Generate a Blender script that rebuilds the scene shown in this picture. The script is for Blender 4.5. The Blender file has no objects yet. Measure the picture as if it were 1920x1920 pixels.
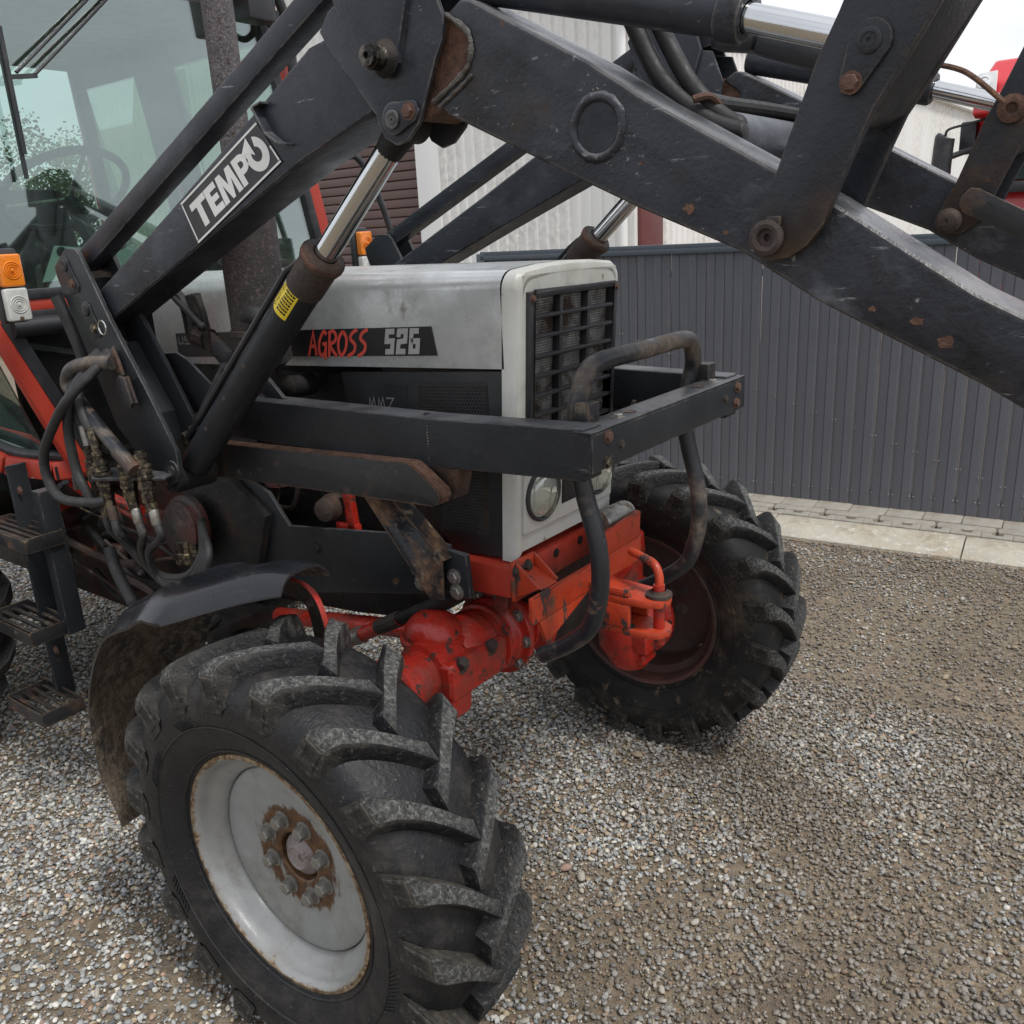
import bpy, bmesh, math, random
from mathutils import Vector, Matrix, Euler
R = math.radians
random.seed(7)
S = bpy.context.scene
COL = S.collection

# ------------------------------------------------------------------ camera
cam_d = bpy.data.cameras.new('camera')
cam = bpy.data.objects.new('camera', cam_d); COL.objects.link(cam)
cam_d.sensor_width = 36.0; cam_d.sensor_fit = 'HORIZONTAL'
cam_d.lens = 36.0 * 1652.78 / 1920.0
cam_d.clip_start = 0.02; cam_d.clip_end = 2000
_y, _p, _r = 2.2315, -0.3052, -0.0529
_f = Vector((math.cos(_y)*math.cos(_p), math.sin(_y)*math.cos(_p), math.sin(_p)))
_rt = Vector((math.sin(_y), -math.cos(_y), 0)); _up = _rt.cross(_f)
_rt2 = _rt*math.cos(_r) + _up*math.sin(_r); _up2 = _rt2.cross(_f)
cam.matrix_world = Matrix(((_rt2.x, _up2.x, -_f.x, 1.3555), (_rt2.y, _up2.y, -_f.y, -1.7559),
                           (_rt2.z, _up2.z, -_f.z, 1.7132), (0, 0, 0, 1)))
S.camera = cam
S.render.resolution_x = S.render.resolution_y = 1024
# ------------------------------------------------------------------ world: overcast sky
SUN_EL, SUN_AZ = 60.0, -8.0          # azimuth counted from +x (ahead of the tractor) towards +y
w = bpy.data.worlds.new('World'); S.world = w; w.use_nodes = True
nt = w.node_tree; nt.nodes.clear()
def wn(t): return nt.nodes.new(t)
out = wn('ShaderNodeOutputWorld'); bg = wn('ShaderNodeBackground'); bg.inputs['Strength'].default_value = 0.1
sky = wn('ShaderNodeTexSky'); sky.sky_type = 'NISHITA'; sky.sun_disc = False
sky.sun_elevation = R(SUN_EL); sky.sun_rotation = R(90 - SUN_AZ)
sky.air_density = 1.0; sky.dust_density = 3.0
tc = wn('ShaderNodeTexCoord'); nz = wn('ShaderNodeTexNoise'); mp = wn('ShaderNodeMapping')
mp.inputs['Scale'].default_value = (1, 1, 2.6)
nz.inputs['Scale'].default_value = 2.2; nz.inputs['Detail'].default_value = 7; nz.inputs['Roughness'].default_value = .5
rp = wn('ShaderNodeValToRGB')
rp.color_ramp.elements[0].position = .30; rp.color_ramp.elements[0].color = (4.1, 4.25, 4.75, 1)
rp.color_ramp.elements[1].position = .68; rp.color_ramp.elements[1].color = (7.4, 7.55, 7.95, 1)
mx = wn('ShaderNodeMix'); mx.data_type = 'RGBA'; mx.inputs[0].default_value = .93
nt.links.new(tc.outputs['Generated'], mp.inputs['Vector']); nt.links.new(mp.outputs[0], nz.inputs['Vector'])
nt.links.new(nz.outputs['Fac'], rp.inputs[0]); nt.links.new(sky.outputs[0], mx.inputs[6]); nt.links.new(rp.outputs[0], mx.inputs[7])
nt.links.new(mx.outputs[2], bg.inputs['Color']); nt.links.new(bg.outputs[0], out.inputs['Surface'])
# ------------------------------------------------------------------ sun behind the clouds
sd = bpy.data.lights.new('sun', 'SUN'); sd.energy = 1.5; sd.angle = R(12); sd.color = (1, .97, .93)
sun = bpy.data.objects.new('sun', sd); COL.objects.link(sun)
_d = Vector((math.cos(R(SUN_EL))*math.cos(R(SUN_AZ)), math.cos(R(SUN_EL))*math.sin(R(SUN_AZ)), math.sin(R(SUN_EL))))
sun.rotation_euler = _d.to_track_quat('Z', 'Y').to_euler()
vs = S.view_settings; vs.view_transform = 'Standard'; vs.look = 'None'; vs.exposure = 0.76; vs.gamma = 1.0
vs.use_curve_mapping = False

# ------------------------------------------------------------------ materials
def new_mat(name):
    m = bpy.data.materials.new(name); m.use_nodes = True
    t = m.node_tree; b = t.nodes['Principled BSDF']
    return m, t, b
def lk(t, a, b): t.links.new(a, b)
def noise(t, vec, scale, detail=5, rough=.6, dist=0.0):
    n = t.nodes.new('ShaderNodeTexNoise'); n.inputs['Scale'].default_value = scale
    n.inputs['Detail'].default_value = detail; n.inputs['Roughness'].default_value = rough
    n.inputs['Distortion'].default_value = dist; lk(t, vec, n.inputs['Vector']); return n.outputs['Fac']
def mapr(t, v, a, b, c=0.0, d=1.0):
    n = t.nodes.new('ShaderNodeMapRange'); n.inputs[1].default_value = a; n.inputs[2].default_value = b
    n.inputs[3].default_value = c; n.inputs[4].default_value = d; lk(t, v, n.inputs[0]); return n.outputs[0]
def mixc(t, f, a, b):
    n = t.nodes.new('ShaderNodeMix'); n.data_type = 'RGBA'
    for s, v in ((n.inputs[0], f), (n.inputs[6], a), (n.inputs[7], b)):
        if isinstance(v, (int, float)): s.default_value = v
        elif isinstance(v, tuple): s.default_value = v if len(v) == 4 else (*v, 1)
        else: lk(t, v, s)
    return n.outputs[2]
def math2(t, op, a, b):
    n = t.nodes.new('ShaderNodeMath'); n.operation = op
    for i, v in enumerate((a, b)):
        if isinstance(v, (int, float)): n.inputs[i].default_value = v
        else: lk(t, v, n.inputs[i])
    return n.outputs[0]
def coords(t, scale=None, which='Object'):
    c = t.nodes.new('ShaderNodeTexCoord'); o = c.outputs[which]
    if scale:
        m = t.nodes.new('ShaderNodeMapping'); m.inputs['Scale'].default_value = scale; lk(t, o, m.inputs['Vector']); o = m.outputs[0]
    return o
def edge_mask(t, radius):
    bv = t.nodes.new('ShaderNodeBevel'); bv.samples = 4; bv.inputs['Radius'].default_value = radius
    g = t.nodes.new('ShaderNodeNewGeometry'); d = t.nodes.new('ShaderNodeVectorMath'); d.operation = 'DOT_PRODUCT'
    lk(t, bv.outputs[0], d.inputs[0]); lk(t, g.outputs['Normal'], d.inputs[1])
    return mapr(t, d.outputs['Value'], .985, .80)
def paint(name, col, rough=.5, metal=0.0, var=.25, vscale=6, wear=(), bump=(60, .06), edge=None, coat=0.0, rvar=.12, spec=.5, top=None, wsh=-.03):
    """wear: (colour, scale, lo, hi, rough, stretch)  edge: (colour, radius, lo, hi)"""
    m, t, b = new_mat(name); v = coords(t)
    n1 = noise(t, v, vscale, 6, .62)
    c = mixc(t, mapr(t, n1, .3, .7), tuple(x*(1-var) for x in col), tuple(min(1, x*(1+var)) for x in col))
    r = mapr(t, noise(t, v, vscale*2.3, 5, .6), .3, .7, max(.03, rough-rvar), min(1, rough+rvar))
    for (wc, ws, lo, hi, wr, st) in wear:
        vv = coords(t, st) if st else v
        f = mapr(t, noise(t, vv, ws, 9, .68, .25), lo+wsh, hi+wsh)
        wcol = mixc(t, mapr(t, noise(t, v, ws*5+9, 4, .6), .35, .65), tuple(x*.65 for x in wc), tuple(min(1, x*1.3) for x in wc))
        c = mixc(t, f, c, wcol)
        n = t.nodes.new('ShaderNodeMix'); lk(t, f, n.inputs[0]); lk(t, r, n.inputs[2]); n.inputs[3].default_value = wr; r = n.outputs[0]
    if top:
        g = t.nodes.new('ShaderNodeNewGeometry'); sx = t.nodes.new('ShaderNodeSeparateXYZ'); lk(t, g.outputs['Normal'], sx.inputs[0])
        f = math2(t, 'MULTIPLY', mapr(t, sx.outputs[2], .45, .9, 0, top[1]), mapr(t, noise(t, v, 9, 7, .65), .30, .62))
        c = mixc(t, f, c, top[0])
    if edge:
        ec, er, lo, hi = edge
        f = math2(t, 'MULTIPLY', edge_mask(t, er), mapr(t, noise(t, v, 26, 7, .7), lo, hi))
        c = mixc(t, f, c, ec)
    lk(t, c, b.inputs['Base Color']); lk(t, r, b.inputs['Roughness'])
    b.inputs['Metallic'].default_value = metal; b.inputs['Coat Weight'].default_value = coat
    b.inputs['Specular IOR Level'].default_value = spec
    if bump:
        bp = t.nodes.new('ShaderNodeBump'); bp.inputs['Strength'].default_value = bump[1]; bp.inputs['Distance'].default_value = .01
        h = math2(t, 'ADD', noise(t, v, bump[0], 5, .6), math2(t, 'MULTIPLY', noise(t, v, bump[0]*.16, 3, .5), .55))
        lk(t, h, bp.inputs['Height']); lk(t, bp.outputs[0], b.inputs['Normal'])
    return m
RUST = (.095, .050, .030); RUSTD = (.045, .027, .018); MUD = (.12, .094, .066); DUST = (.16, .145, .12)
M = {}
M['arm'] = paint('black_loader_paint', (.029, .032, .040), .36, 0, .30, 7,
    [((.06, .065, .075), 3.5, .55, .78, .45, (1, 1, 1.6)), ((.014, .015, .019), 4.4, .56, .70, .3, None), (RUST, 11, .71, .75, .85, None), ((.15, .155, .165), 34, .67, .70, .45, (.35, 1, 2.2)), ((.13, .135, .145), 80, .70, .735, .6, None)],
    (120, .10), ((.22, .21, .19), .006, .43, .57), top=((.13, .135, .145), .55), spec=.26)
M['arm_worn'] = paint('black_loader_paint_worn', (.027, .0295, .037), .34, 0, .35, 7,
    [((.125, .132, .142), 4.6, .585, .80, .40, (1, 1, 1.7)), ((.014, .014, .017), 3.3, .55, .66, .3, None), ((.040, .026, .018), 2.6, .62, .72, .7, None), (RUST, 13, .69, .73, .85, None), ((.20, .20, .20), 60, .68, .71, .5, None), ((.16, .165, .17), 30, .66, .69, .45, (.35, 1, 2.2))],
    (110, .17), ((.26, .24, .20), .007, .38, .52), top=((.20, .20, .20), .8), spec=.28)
M['lever'] = paint('black_lever_paint', (.022, .024, .029), .38, 0, .3, 6,
    [((.055, .034, .020), 2.6, .53, .68, .75, (1, 1, .8)), (RUST, 9, .66, .73, .85, None), ((.15, .15, .15), 70, .70, .74, .5, None)],
    (110, .16), ((.15, .12, .09), .005, .45, .62), spec=.26)
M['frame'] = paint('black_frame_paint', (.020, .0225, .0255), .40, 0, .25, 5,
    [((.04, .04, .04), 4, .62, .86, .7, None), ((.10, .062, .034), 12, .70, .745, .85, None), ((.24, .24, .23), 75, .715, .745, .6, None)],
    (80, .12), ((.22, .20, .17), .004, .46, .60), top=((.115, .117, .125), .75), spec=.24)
M['frame_rusty'] = paint('black_frame_paint_rusty', (.015, .016, .018), .48, 0, .3, 5,
    [(RUST, 5, .58, .68, .85, None), ((.16, .13, .085), 9, .62, .70, .85, None), ((.2, .2, .19), 40, .70, .75, .6, None)], (60, .15),
    ((.17, .11, .06), .006, .38, .56))
M['bull'] = paint('bull_bar_paint', (.016, .018, .022), .38, 0, .3, 6,
    [((.15, .12, .09), 6, .54, .70, .7, None), (RUST, 14, .64, .70, .85, None)], (50, .15))
M['rust'] = paint('rusted_steel', (.115, .060, .038), .85, 0, .5, 30, [((.06, .03, .02), 18, .5, .66, .9, None), ((.17, .085, .04), 24, .58, .7, .9, None)], (120, .6))
M['rust_dark'] = paint('dark_rusted_steel', (.042, .031, .026), .7, 0, .4, 20, [(RUST, 9, .52, .68, .85, None)], (90, .35))
M['pipe'] = paint('scorched_exhaust_pipe', (.085, .077, .078), .85, 0, .3, 30, [((.17, .155, .155), 170, .5, .6, .9, None), ((.045, .03, .027), 140, .55, .62, .9, None)], (220, .5), wsh=0)
M['muffler'] = paint('rusty_exhaust', (.030, .025, .026), .75, 0, .45, 14, [((.10, .075, .068), 90, .56, .66, .9, None), ((.05,.034,.026), 5, .56, .74, .9, (1, 1, .4))], (160, .35))
M['weld'] = paint('weld_metal', (.09, .085, .075), .5, .3, .5, 30, [(RUST, 12, .56, .68, .8, None)], (60, .9))
M['chrome'] = paint('chrome_rod', (.62, .63, .63), .13, 1.0, .08, 8, [], (200, .015))
M['silver'] = paint('silver_hood_paint', (.49, .51, .51), .25, .42, .12, 4,
    [((.30, .315, .30), 2.4, .50, .72, .55, None), ((.10, .095, .085), 34, .715, .74, .7, None), ((.24, .22, .17), 6, .68, .80, .7, None)], (40, .05))
M['silver_front'] = paint('pale_grey_nose_paint', (.50, .51, .48), .46, .05, .08, 4,
    [((.36, .35, .29), 3.2, .54, .76, .6, (1, 1, .5)), ((.17, .10, .05), 26, .69, .73, .8, None)], (40, .05),
    ((.22, .15, .10), .003, .45, .62))
M['red'] = paint('red_tractor_paint', (.36, .036, .020), .42, 0, .18, 6,
    [((.30, .05, .035), 3, .55, .75, .6, None), ((.10, .045, .03), 17, .66, .70, .8, None)], (55, .12), ((.16, .07, .045), .004, .55, .7))
M['red_axle'] = paint('fresh_red_axle_paint', (.40, .024, .014), .26, 0, .2, 8,
    [((.045, .028, .021), 22, .605, .645, .55, None), ((.012, .010, .009), 6, .62, .72, .35, None), ((.17, .045, .03), 6, .52, .68, .6, None), ((.15, .10, .065), 11, .655, .74, .8, None)], (45, .35), ((.10, .04, .03), .004, .5, .66))
M['red_dark'] = paint('dark_red_casting', (.055, .012, .009), .5, 0, .4, 6, [((.018, .014, .012), 5, .42, .56, .5, None), (MUD, 8, .62, .74, .9, None)], (40, .4))  # dark red holds the underbelly shade in its colour, besides oil and mud
M['orange_hitch'] = paint('orange_red_hitch_paint', (.44, .048, .016), .42, 0, .2, 8,
    [((.05, .034, .028), 16, .595, .625, .8, (1, 1, .45)), ((.13, .055, .03), 7, .60, .70, .8, None)], (60, .2), ((.09, .05, .035), .004, .42, .58))
M['cabred'] = paint('cab_red_paint', (.38, .042, .024), .40, 0, .10, 4, [((.5, .42, .38), 24, .725, .745, .6, None), ((.32, .05, .035), 3, .6, .8, .5, None)], (60, .03))
M['rubber'] = paint('tyre_rubber', (.0115, .012, .0135), .46, 0, .28, 7,
    [((.052, .044, .037), 5.0, .52, .76, .8, None), ((.10, .10, .10), 90, .66, .72, .85, None)], (90, .3), spec=.34)
M['lug_top'] = paint('tyre_lug_top', (.055, .055, .053), .85, 0, .35, 20,
    [((.165, .165, .155), 100, .46, .62, .9, None), ((.026, .026, .026), 130, .53, .62, .8, None), ((.017, .017, .018), 4.5, .46, .60, .7, None), ((.11, .098, .075), 9, .62, .74, .9, None)], (150, .7), spec=.3, wsh=0)
M['lug'] = paint('tyre_lug_rubber', (.013, .0135, .0145), .5, 0, .35, 16,
    [((.070, .062, .050), 6, .50, .70, .9, None), ((.11, .108, .10), 70, .58, .70, .9, None)], (110, .4), spec=.3)
M['rubber_mud'] = paint('tyre_rubber_dusty', (.012, .012, .012), .6, 0, .3, 6,
    [((.075, .060, .042), 4.2, .54, .74, .9, None), ((.14, .11, .075), 20, .62, .72, .9, None)], (70, .25), spec=.35)
M['hose'] = paint('black_hose_rubber', (.020, .020, .021), .62, 0, .25, 20, [((.08, .075, .065), 22, .60, .75, .85, None)], (180, .12))
M['plastic'] = paint('black_plastic', (.019, .020, .023), .40, 0, .15, 5, [((.06, .06, .06), 5, .55, .8, .6, None)], (120, .05))
M['side_panel'] = paint('black_side_panel', (.018, .0195, .021), .5, 0, .2, 5, [((.05, .045, .038), 5, .62, .85, .75, None)], (70, .08))
M['dark'] = paint('oily_black_engine', (.007, .0065, .0065), .7, 0, .4, 8, [((.035, .022, .014), 7, .55, .7, .8, None), (MUD, 6, .66, .78, .9, None)], (40, .5))
M['fender'] = paint('black_plastic_mudguard', (.010, .011, .0135), .24, 0, .2, 4, [((.045, .046, .05), 5, .56, .80, .5, None), ((.15,.15,.15), 110, .71, .74, .7, None)], (60, .05))
M['fender_mud'] = paint('muddy_mudguard_inside', (.030, .027, .024), .85, 0, .4, 5, [((.12, .09, .062), 9, .44, .58, .95, (1, 1, .5)), ((.16, .13, .095), 55, .52, .62, .95, (1, 1, .5)), ((.02, .018, .017), 14, .58, .68, .8, (1, 1, .3))], (75, .8))
M['rim'] = paint('silver_rim_paint', (.31, .315, .305), .40, .35, .22, 7,
    [((.20, .18, .145), 5, .47, .66, .65, None), ((.15, .075, .03), 16, .605, .68, .85, None), ((.55,.55,.54), 9, .63, .68, .4, None)], (50, .14),
    ((.21, .13, .06), .014, .30, .52))
def rim_mat():
    m = paint('silver_rim_paint', (.32, .325, .315), .40, .35, .18, 7, [((.24, .22, .185), 5, .50, .68, .65, None), ((.13, .065, .03), 34, .70, .74, .85, None)], (50, .10))
    t = m.node_tree; b = t.nodes['Principled BSDF']; c0 = b.inputs['Base Color'].links[0].from_socket
    v = coords(t); sx = t.nodes.new('ShaderNodeSeparateXYZ'); lk(t, v, sx.inputs[0])
    r2 = math2(t, 'SQRT', math2(t, 'ADD', math2(t, 'MULTIPLY', sx.outputs[0], sx.outputs[0]), math2(t, 'MULTIPLY', sx.outputs[2], sx.outputs[2])), 0)
    nn = math2(t, 'MULTIPLY', math2(t, 'SUBTRACT', noise(t, v, 28, 7, .72), .5), 2.0)
    f = math2(t, 'ADD', mapr(t, r2, .250, .270, -.15, .85), nn)
    rc = mixc(t, mapr(t, noise(t, v, 75, 5, .7), .40, .62), (.11, .055, .022), (.36, .29, .19))
    lk(t, mixc(t, mapr(t, f, .30, .55), c0, rc), b.inputs['Base Color']); return m
M['rim'] = rim_mat()
M['rim_disc'] = paint('grey_rim_disc_paint', (.37, .385, .375), .48, .2, .10, 6, [((.29, .28, .25), 3.5, .5, .75, .6, None), ((.15, .07, .03), 30, .71, .74, .85, None)], (50, .06))
M['rim_rust'] = paint('rusty_bolt_ring', (.15, .066, .026), .85, 0, .45, 16, [((.34, .345, .33), 22, .60, .68, .6, None), ((.07, .035, .018), 12, .58, .7, .9, None)], (90, .4))
M['rim_far'] = paint('dirty_red_rim', (.10, .042, .034), .62, 0, .3, 6, [((.075, .058, .048), 4, .45, .65, .8, None), ((.26, .25, .23), 20, .70, .74, .7, None)], (50, .2))
M['zinc'] = paint('zinc_bolt', (.30, .29, .265), .42, .75, .3, 40, [((.16, .12, .075), 30, .55, .7, .7, None)], (120, .2))
M['bolt_rust'] = paint('rusty_bolt', (.105, .055, .038), .75, .1, .4, 50, [], (120, .4))
M['brass'] = paint('yellow_zinc_fitting', (.20, .165, .105), .40, .7, .4, 40, [((.035, .029, .024), 45, .44, .56, .6, None)], (120, .3))
M['amber'] = paint('amber_lens', (.75, .21, .015), .22, 0, .1, 30, [], (150, .1), coat=.5)
M['lens_white'] = paint('clear_lamp_lens', (.52, .53, .50), .2, 0, .1, 30, [((.40, .36, .26), 8, .55, .75, .4, None)], (150, .08), coat=.6)
M['lamp_reflector'] = paint('headlamp_reflector', (.88, .89, .87), .16, .85, .05, 8, [((.5, .42, .28), 7, .66, .76, .5, None)], (40, .05))
M['brace'] = paint('rust_speckled_black_paint', (.014, .015, .018), .5, 0, .3, 6, [((.15, .085, .045), 9, .50, .60, .9, None), ((.19, .15, .10), 30, .60, .66, .9, None), (RUSTD, 5, .55, .65, .8, None)], (90, .3), ((.17, .11, .06), .005, .38, .56))
M['white_ink'] = paint('white_decal', (.72, .73, .70), .5, 0, .05, 8, [], None)
M['black_ink'] = paint('black_decal', (.012, .012, .013), .38, 0, .1, 8, [], None)
M['red_ink'] = paint('red_decal', (.62, .075, .052), .45, 0, .08, 20, [], None)
M['dim_ink'] = paint('dim_decal', (.10, .10, .105), .45, 0, .06, 20, [], None)
M['grey_ink'] = paint('grey_decal', (.36, .365, .37), .45, 0, .06, 20, [], None)
M['yellow'] = paint('yellow_label', (.72, .55, .03), .42, 0, .08, 20, [], None)
M['mesh'] = paint('radiator_wire', (.42, .42, .40), .5, .3, .3, 30, [((.10, .07, .05), 12, .5, .65, .8, None)], None)
M['fence'] = paint('graphite_steel_sheet', (.118, .122, .138), .42, .1, .08, 1.2, [((.085, .088, .095), 1.5, .5, .8, .55, (1, 1, .3))], (220, .05))
M['fence_cap'] = paint('graphite_cap_rail', (.075, .095, .112), .4, .15, .08, 2, [], (200, .03))
M['clad'] = paint('white_steel_cladding', (.80, .80, .77), .45, 0, .04, .8, [((.68, .67, .62), .9, .48, .78, .6, (1, 1, .12))], None)
M['clad_trim'] = paint('white_trim', (.80, .81, .79), .45, 0, .04, 1, [], None)
M['brown'] = paint('brown_shutter_paint', (.115, .070, .062), .5, 0, .08, 1.5, [], (120, .05))
M['maroon'] = paint('maroon_steel', (.12, .034, .030), .5, 0, .1, 1.5, [], None)
M['roof'] = paint('brown_roof_sheet', (.15, .085, .075), .6, 0, .15, 1.2, [], None)
M['concrete'] = paint('kerb_concrete', (.42, .39, .32), .85, 0, .12, 5, [((.33, .28, .20), 3, .50, .70, .9, None), ((.55, .53, .48), 22, .55, .7, .9, None)], (140, .35))
M['paver'] = paint('paving_concrete', (.34, .32, .275), .88, 0, .14, 5, [((.24, .20, .145), 4, .46, .66, .9, None)], (150, .5))
M['sand'] = paint('joint_sand', (.24, .185, .125), .95, 0, .2, 12, [], (120, .5))
M['truck_red'] = paint('truck_red_paint', (.58, .022, .030), .28, 0, .06, 1, [], None, coat=.5)
M['grass'] = paint('grass', (.07, .105, .03), .9, 0, .4, 1.0, [((.12, .12, .045), 2.5, .45, .65, .9, None)], (6, .6))
M['paper'] = paint('paper', (.74, .76, .73), .7, 0, .04, 8, [], None)
M['camera_white'] = paint('white_plastic', (.70, .70, .68), .4, 0, .03, 8, [], None)
M['seat'] = paint('grey_vinyl', (.045, .045, .048), .6, 0, .2, 8, [], (90, .1))
M['bark'] = paint('bark', (.085, .065, .05), .9, 0, .3, 12, [], (30, .7))

def glass(name, tint, refl, rough=.02):
    m = bpy.data.materials.new(name); m.use_nodes = True; t = m.node_tree; t.nodes.clear()
    o = t.nodes.new('ShaderNodeOutputMaterial'); mx = t.nodes.new('ShaderNodeMixShader')
    tr = t.nodes.new('ShaderNodeBsdfTransparent'); tr.inputs[0].default_value = (*tint, 1)
    gl = t.nodes.new('ShaderNodeBsdfGlossy'); gl.inputs['Roughness'].default_value = rough; gl.inputs['Color'].default_value = (.9, .95, .93, 1)
    df = t.nodes.new('ShaderNodeBsdfDiffuse'); df.inputs['Color'].default_value = (.33, .35, .33, 1)
    lw = t.nodes.new('ShaderNodeLayerWeight'); lw.inputs['Blend'].default_value = .35
    v = coords(t)
    f = mapr(t, lw.outputs['Facing'], 0, 1, refl, .9)
    m2 = t.nodes.new('ShaderNodeMixShader'); lk(t, mapr(t, noise(t, v, 4, 6, .7), .35, .75, .008, .045), m2.inputs[0])
    lk(t, tr.outputs[0], m2.inputs[1]); lk(t, df.outputs[0], m2.inputs[2])
    lk(t, f, mx.inputs[0]); lk(t, m2.outputs[0], mx.inputs[1]); lk(t, gl.outputs[0], mx.inputs[2]); lk(t, mx.outputs[0], o.inputs[0])
    return m
M['glass'] = glass('green_tinted_glass', (.68, .81, .755), .115)
M['glass_dark'] = glass('dark_tinted_glass', (.30, .40, .36), .07)
M['lampglass'] = glass('lamp_glass', (.93, .95, .93), .10, .05)
M['truck_glass'] = paint('truck_windscreen', (.03, .05, .045), .08, 0, .1, 2, [], None)

# ------------------------------------------------------------------ mesh helpers
class MB:
    def __init__(s): s.v = []; s.f = []; s.mi = []
    def add(s, vs, fs, mi=0):
        o = len(s.v); s.v += [tuple(x) for x in vs]; s.f += [tuple(i+o for i in f) for f in fs]; s.mi += [mi]*len(fs); return s
    def box(s, a, b, mi=0):
        x0, y0, z0 = [min(a[i], b[i]) for i in range(3)]; x1, y1, z1 = [max(a[i], b[i]) for i in range(3)]
        return s.add([(x0,y0,z0),(x1,y0,z0),(x1,y1,z0),(x0,y1,z0),(x0,y0,z1),(x1,y0,z1),(x1,y1,z1),(x0,y1,z1)],
                     [(0,3,2,1),(4,5,6,7),(0,1,5,4),(1,2,6,5),(2,3,7,6),(3,0,4,7)], mi)
    def bar(s, p0, p1, wdt, hgt, up=(0,0,1), mi=0):
        p0, p1 = Vector(p0), Vector(p1); d = (p1-p0).normalized(); up = Vector(up)
        sd_ = d.cross(up).normalized(); u = sd_.cross(d)
        vs_ = []
        for p in (p0, p1):
            for a, b in ((-1,-1),(1,-1),(1,1),(-1,1)): vs_.append(p + sd_*a*wdt/2 + u*b*hgt/2)
        return s.add(vs_, [(0,1,2,3),(7,6,5,4),(0,4,5,1),(1,5,6,2),(2,6,7,3),(3,7,4,0)], mi)
    def prism(s, poly, vec, mi=0):
        n = len(poly); P = [Vector(p) for p in poly]; V = Vector(vec)
        nn = Vector((0,0,0))
        for i in range(n): nn += P[i].cross(P[(i+1) % n])
        if nn.dot(V) > 0: P = P[::-1]
        return s.add(P + [p+V for p in P], [tuple(range(n)), tuple(range(2*n-1, n-1, -1))] + [((i+1) % n, i, n+i, n+(i+1) % n) for i in range(n)], mi)
    def xz(s, poly, y0, y1, mi=0): return s.prism([(p[0], y0, p[-1]) for p in poly], (0, y1-y0, 0), mi)
    def tube(s, path, r, n=12, closed=False, caps=True, mi=0):
        P = [Vector(p) for p in path]; k = len(P); rr = r if isinstance(r, (list, tuple)) else [r]*k
        T = []
        for i in range(k):
            a = P[(i-1) % k] if (closed or i > 0) else P[i]; b = P[(i+1) % k] if (closed or i < k-1) else P[i]
            T.append((b-a).normalized())
        up = Vector((0,0,1)) if abs(T[0].z) < .9 else Vector((1,0,0))
        nr = (up - T[0]*up.dot(T[0])).normalized(); vs_ = []
        for i in range(k):
            nr = (nr - T[i]*nr.dot(T[i])).normalized(); bn = T[i].cross(nr)
            for j in range(n):
                a = 2*math.pi*j/n; vs_.append(P[i] + (nr*math.cos(a) + bn*math.sin(a))*rr[i])
        fs = []
        for i in range(k if closed else k-1):
            q = (i+1) % k
            for j in range(n): fs.append((i*n+j, i*n+(j+1) % n, q*n+(j+1) % n, q*n+j))
        if caps and not closed: fs += [tuple(range(n-1, -1, -1)), tuple(range((k-1)*n, k*n))]
        return s.add(vs_, fs, mi)
    def cyl(s, p0, p1, r, n=20, r2=None, mi=0): return s.tube([p0, p1], [r, r if r2 is None else r2], n, mi=mi)
    def lathe(s, prof, org, axis, n=32, closed=False, mi=0):
        ax = Vector(axis).normalized(); up = Vector((0,0,1)) if abs(ax.z) < .9 else Vector((1,0,0))
        u = (up - ax*up.dot(ax)).normalized(); v = ax.cross(u); O = Vector(org); vs_ = []
        for (r, h) in prof:
            for j in range(n):
                a = 2*math.pi*j/n; vs_.append(O + ax*h + (u*math.cos(a)+v*math.sin(a))*max(r, 1e-5))
        k = len(prof); fs = []
        for i in range(k if closed else k-1):
            q = (i+1) % k
            for j in range(n): fs.append((i*n+j, i*n+(j+1) % n, q*n+(j+1) % n, q*n+j))
        return s.add(vs_, fs, mi)
    def sphere(s, c, r, n=12, m=8, sc=(1,1,1), mi=0):
        prof = [(math.sin(math.pi*i/m), -math.cos(math.pi*i/m)) for i in range(m+1)]; o = len(s.v)
        s.lathe(prof, (0,0,0), (0,0,1), n, mi=mi)
        for i in range(o, len(s.v)):
            x, y, z = s.v[i]; s.v[i] = (c[0]+x*r*sc[0], c[1]+y*r*sc[1], c[2]+z*r*sc[2])
        return s
    def mesh(s, name, mats, bevel=0.0, ang=35, seg=2, smooth=True):
        me = bpy.data.meshes.new(name); me.from_pydata(s.v, [], s.f); 
        for m in (mats if isinstance(mats, (list, tuple)) else [mats]): me.materials.append(m)
        me.polygons.foreach_set('material_index', s.mi)
        bm = bmesh.new(); bm.from_mesh(me)
        bmesh.ops.remove_doubles(bm, verts=bm.verts, dist=1e-5)
        bmesh.ops.recalc_face_normals(bm, faces=bm.faces)
        if bevel > 0:
            es = [e for e in bm.edges if len(e.link_faces) == 2 and e.calc_face_angle(0) > R(28)]
            try: bmesh.ops.bevel(bm, geom=es, offset=bevel, segments=seg, profile=.6, affect='EDGES', clamp_overlap=True)
            except Exception: pass
        bm.to_mesh(me); bm.free()
        if smooth:
            me.polygons.foreach_set('use_smooth', [True]*len(me.polygons)); me.set_sharp_from_angle(angle=R(ang))
        me.update(); return me
    def build(s, name, mat, parent=None, bevel=0.0, ang=35, seg=2, smooth=True):
        mats = [M[x] for x in mat] if isinstance(mat, (list, tuple)) else M[mat]
        return link(name, s.mesh(name, mats, bevel, ang, seg, smooth), parent)
def link(name, me, parent=None, mw=None):
    o = bpy.data.objects.new(name, me); COL.objects.link(o)
    if parent: o.parent = parent
    if mw is not None: o.matrix_local = mw
    return o
def empty(name, loc=(0,0,0)):
    o = bpy.data.objects.new(name, None); o.empty_display_size = .1; COL.objects.link(o); o.location = loc; return o
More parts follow.
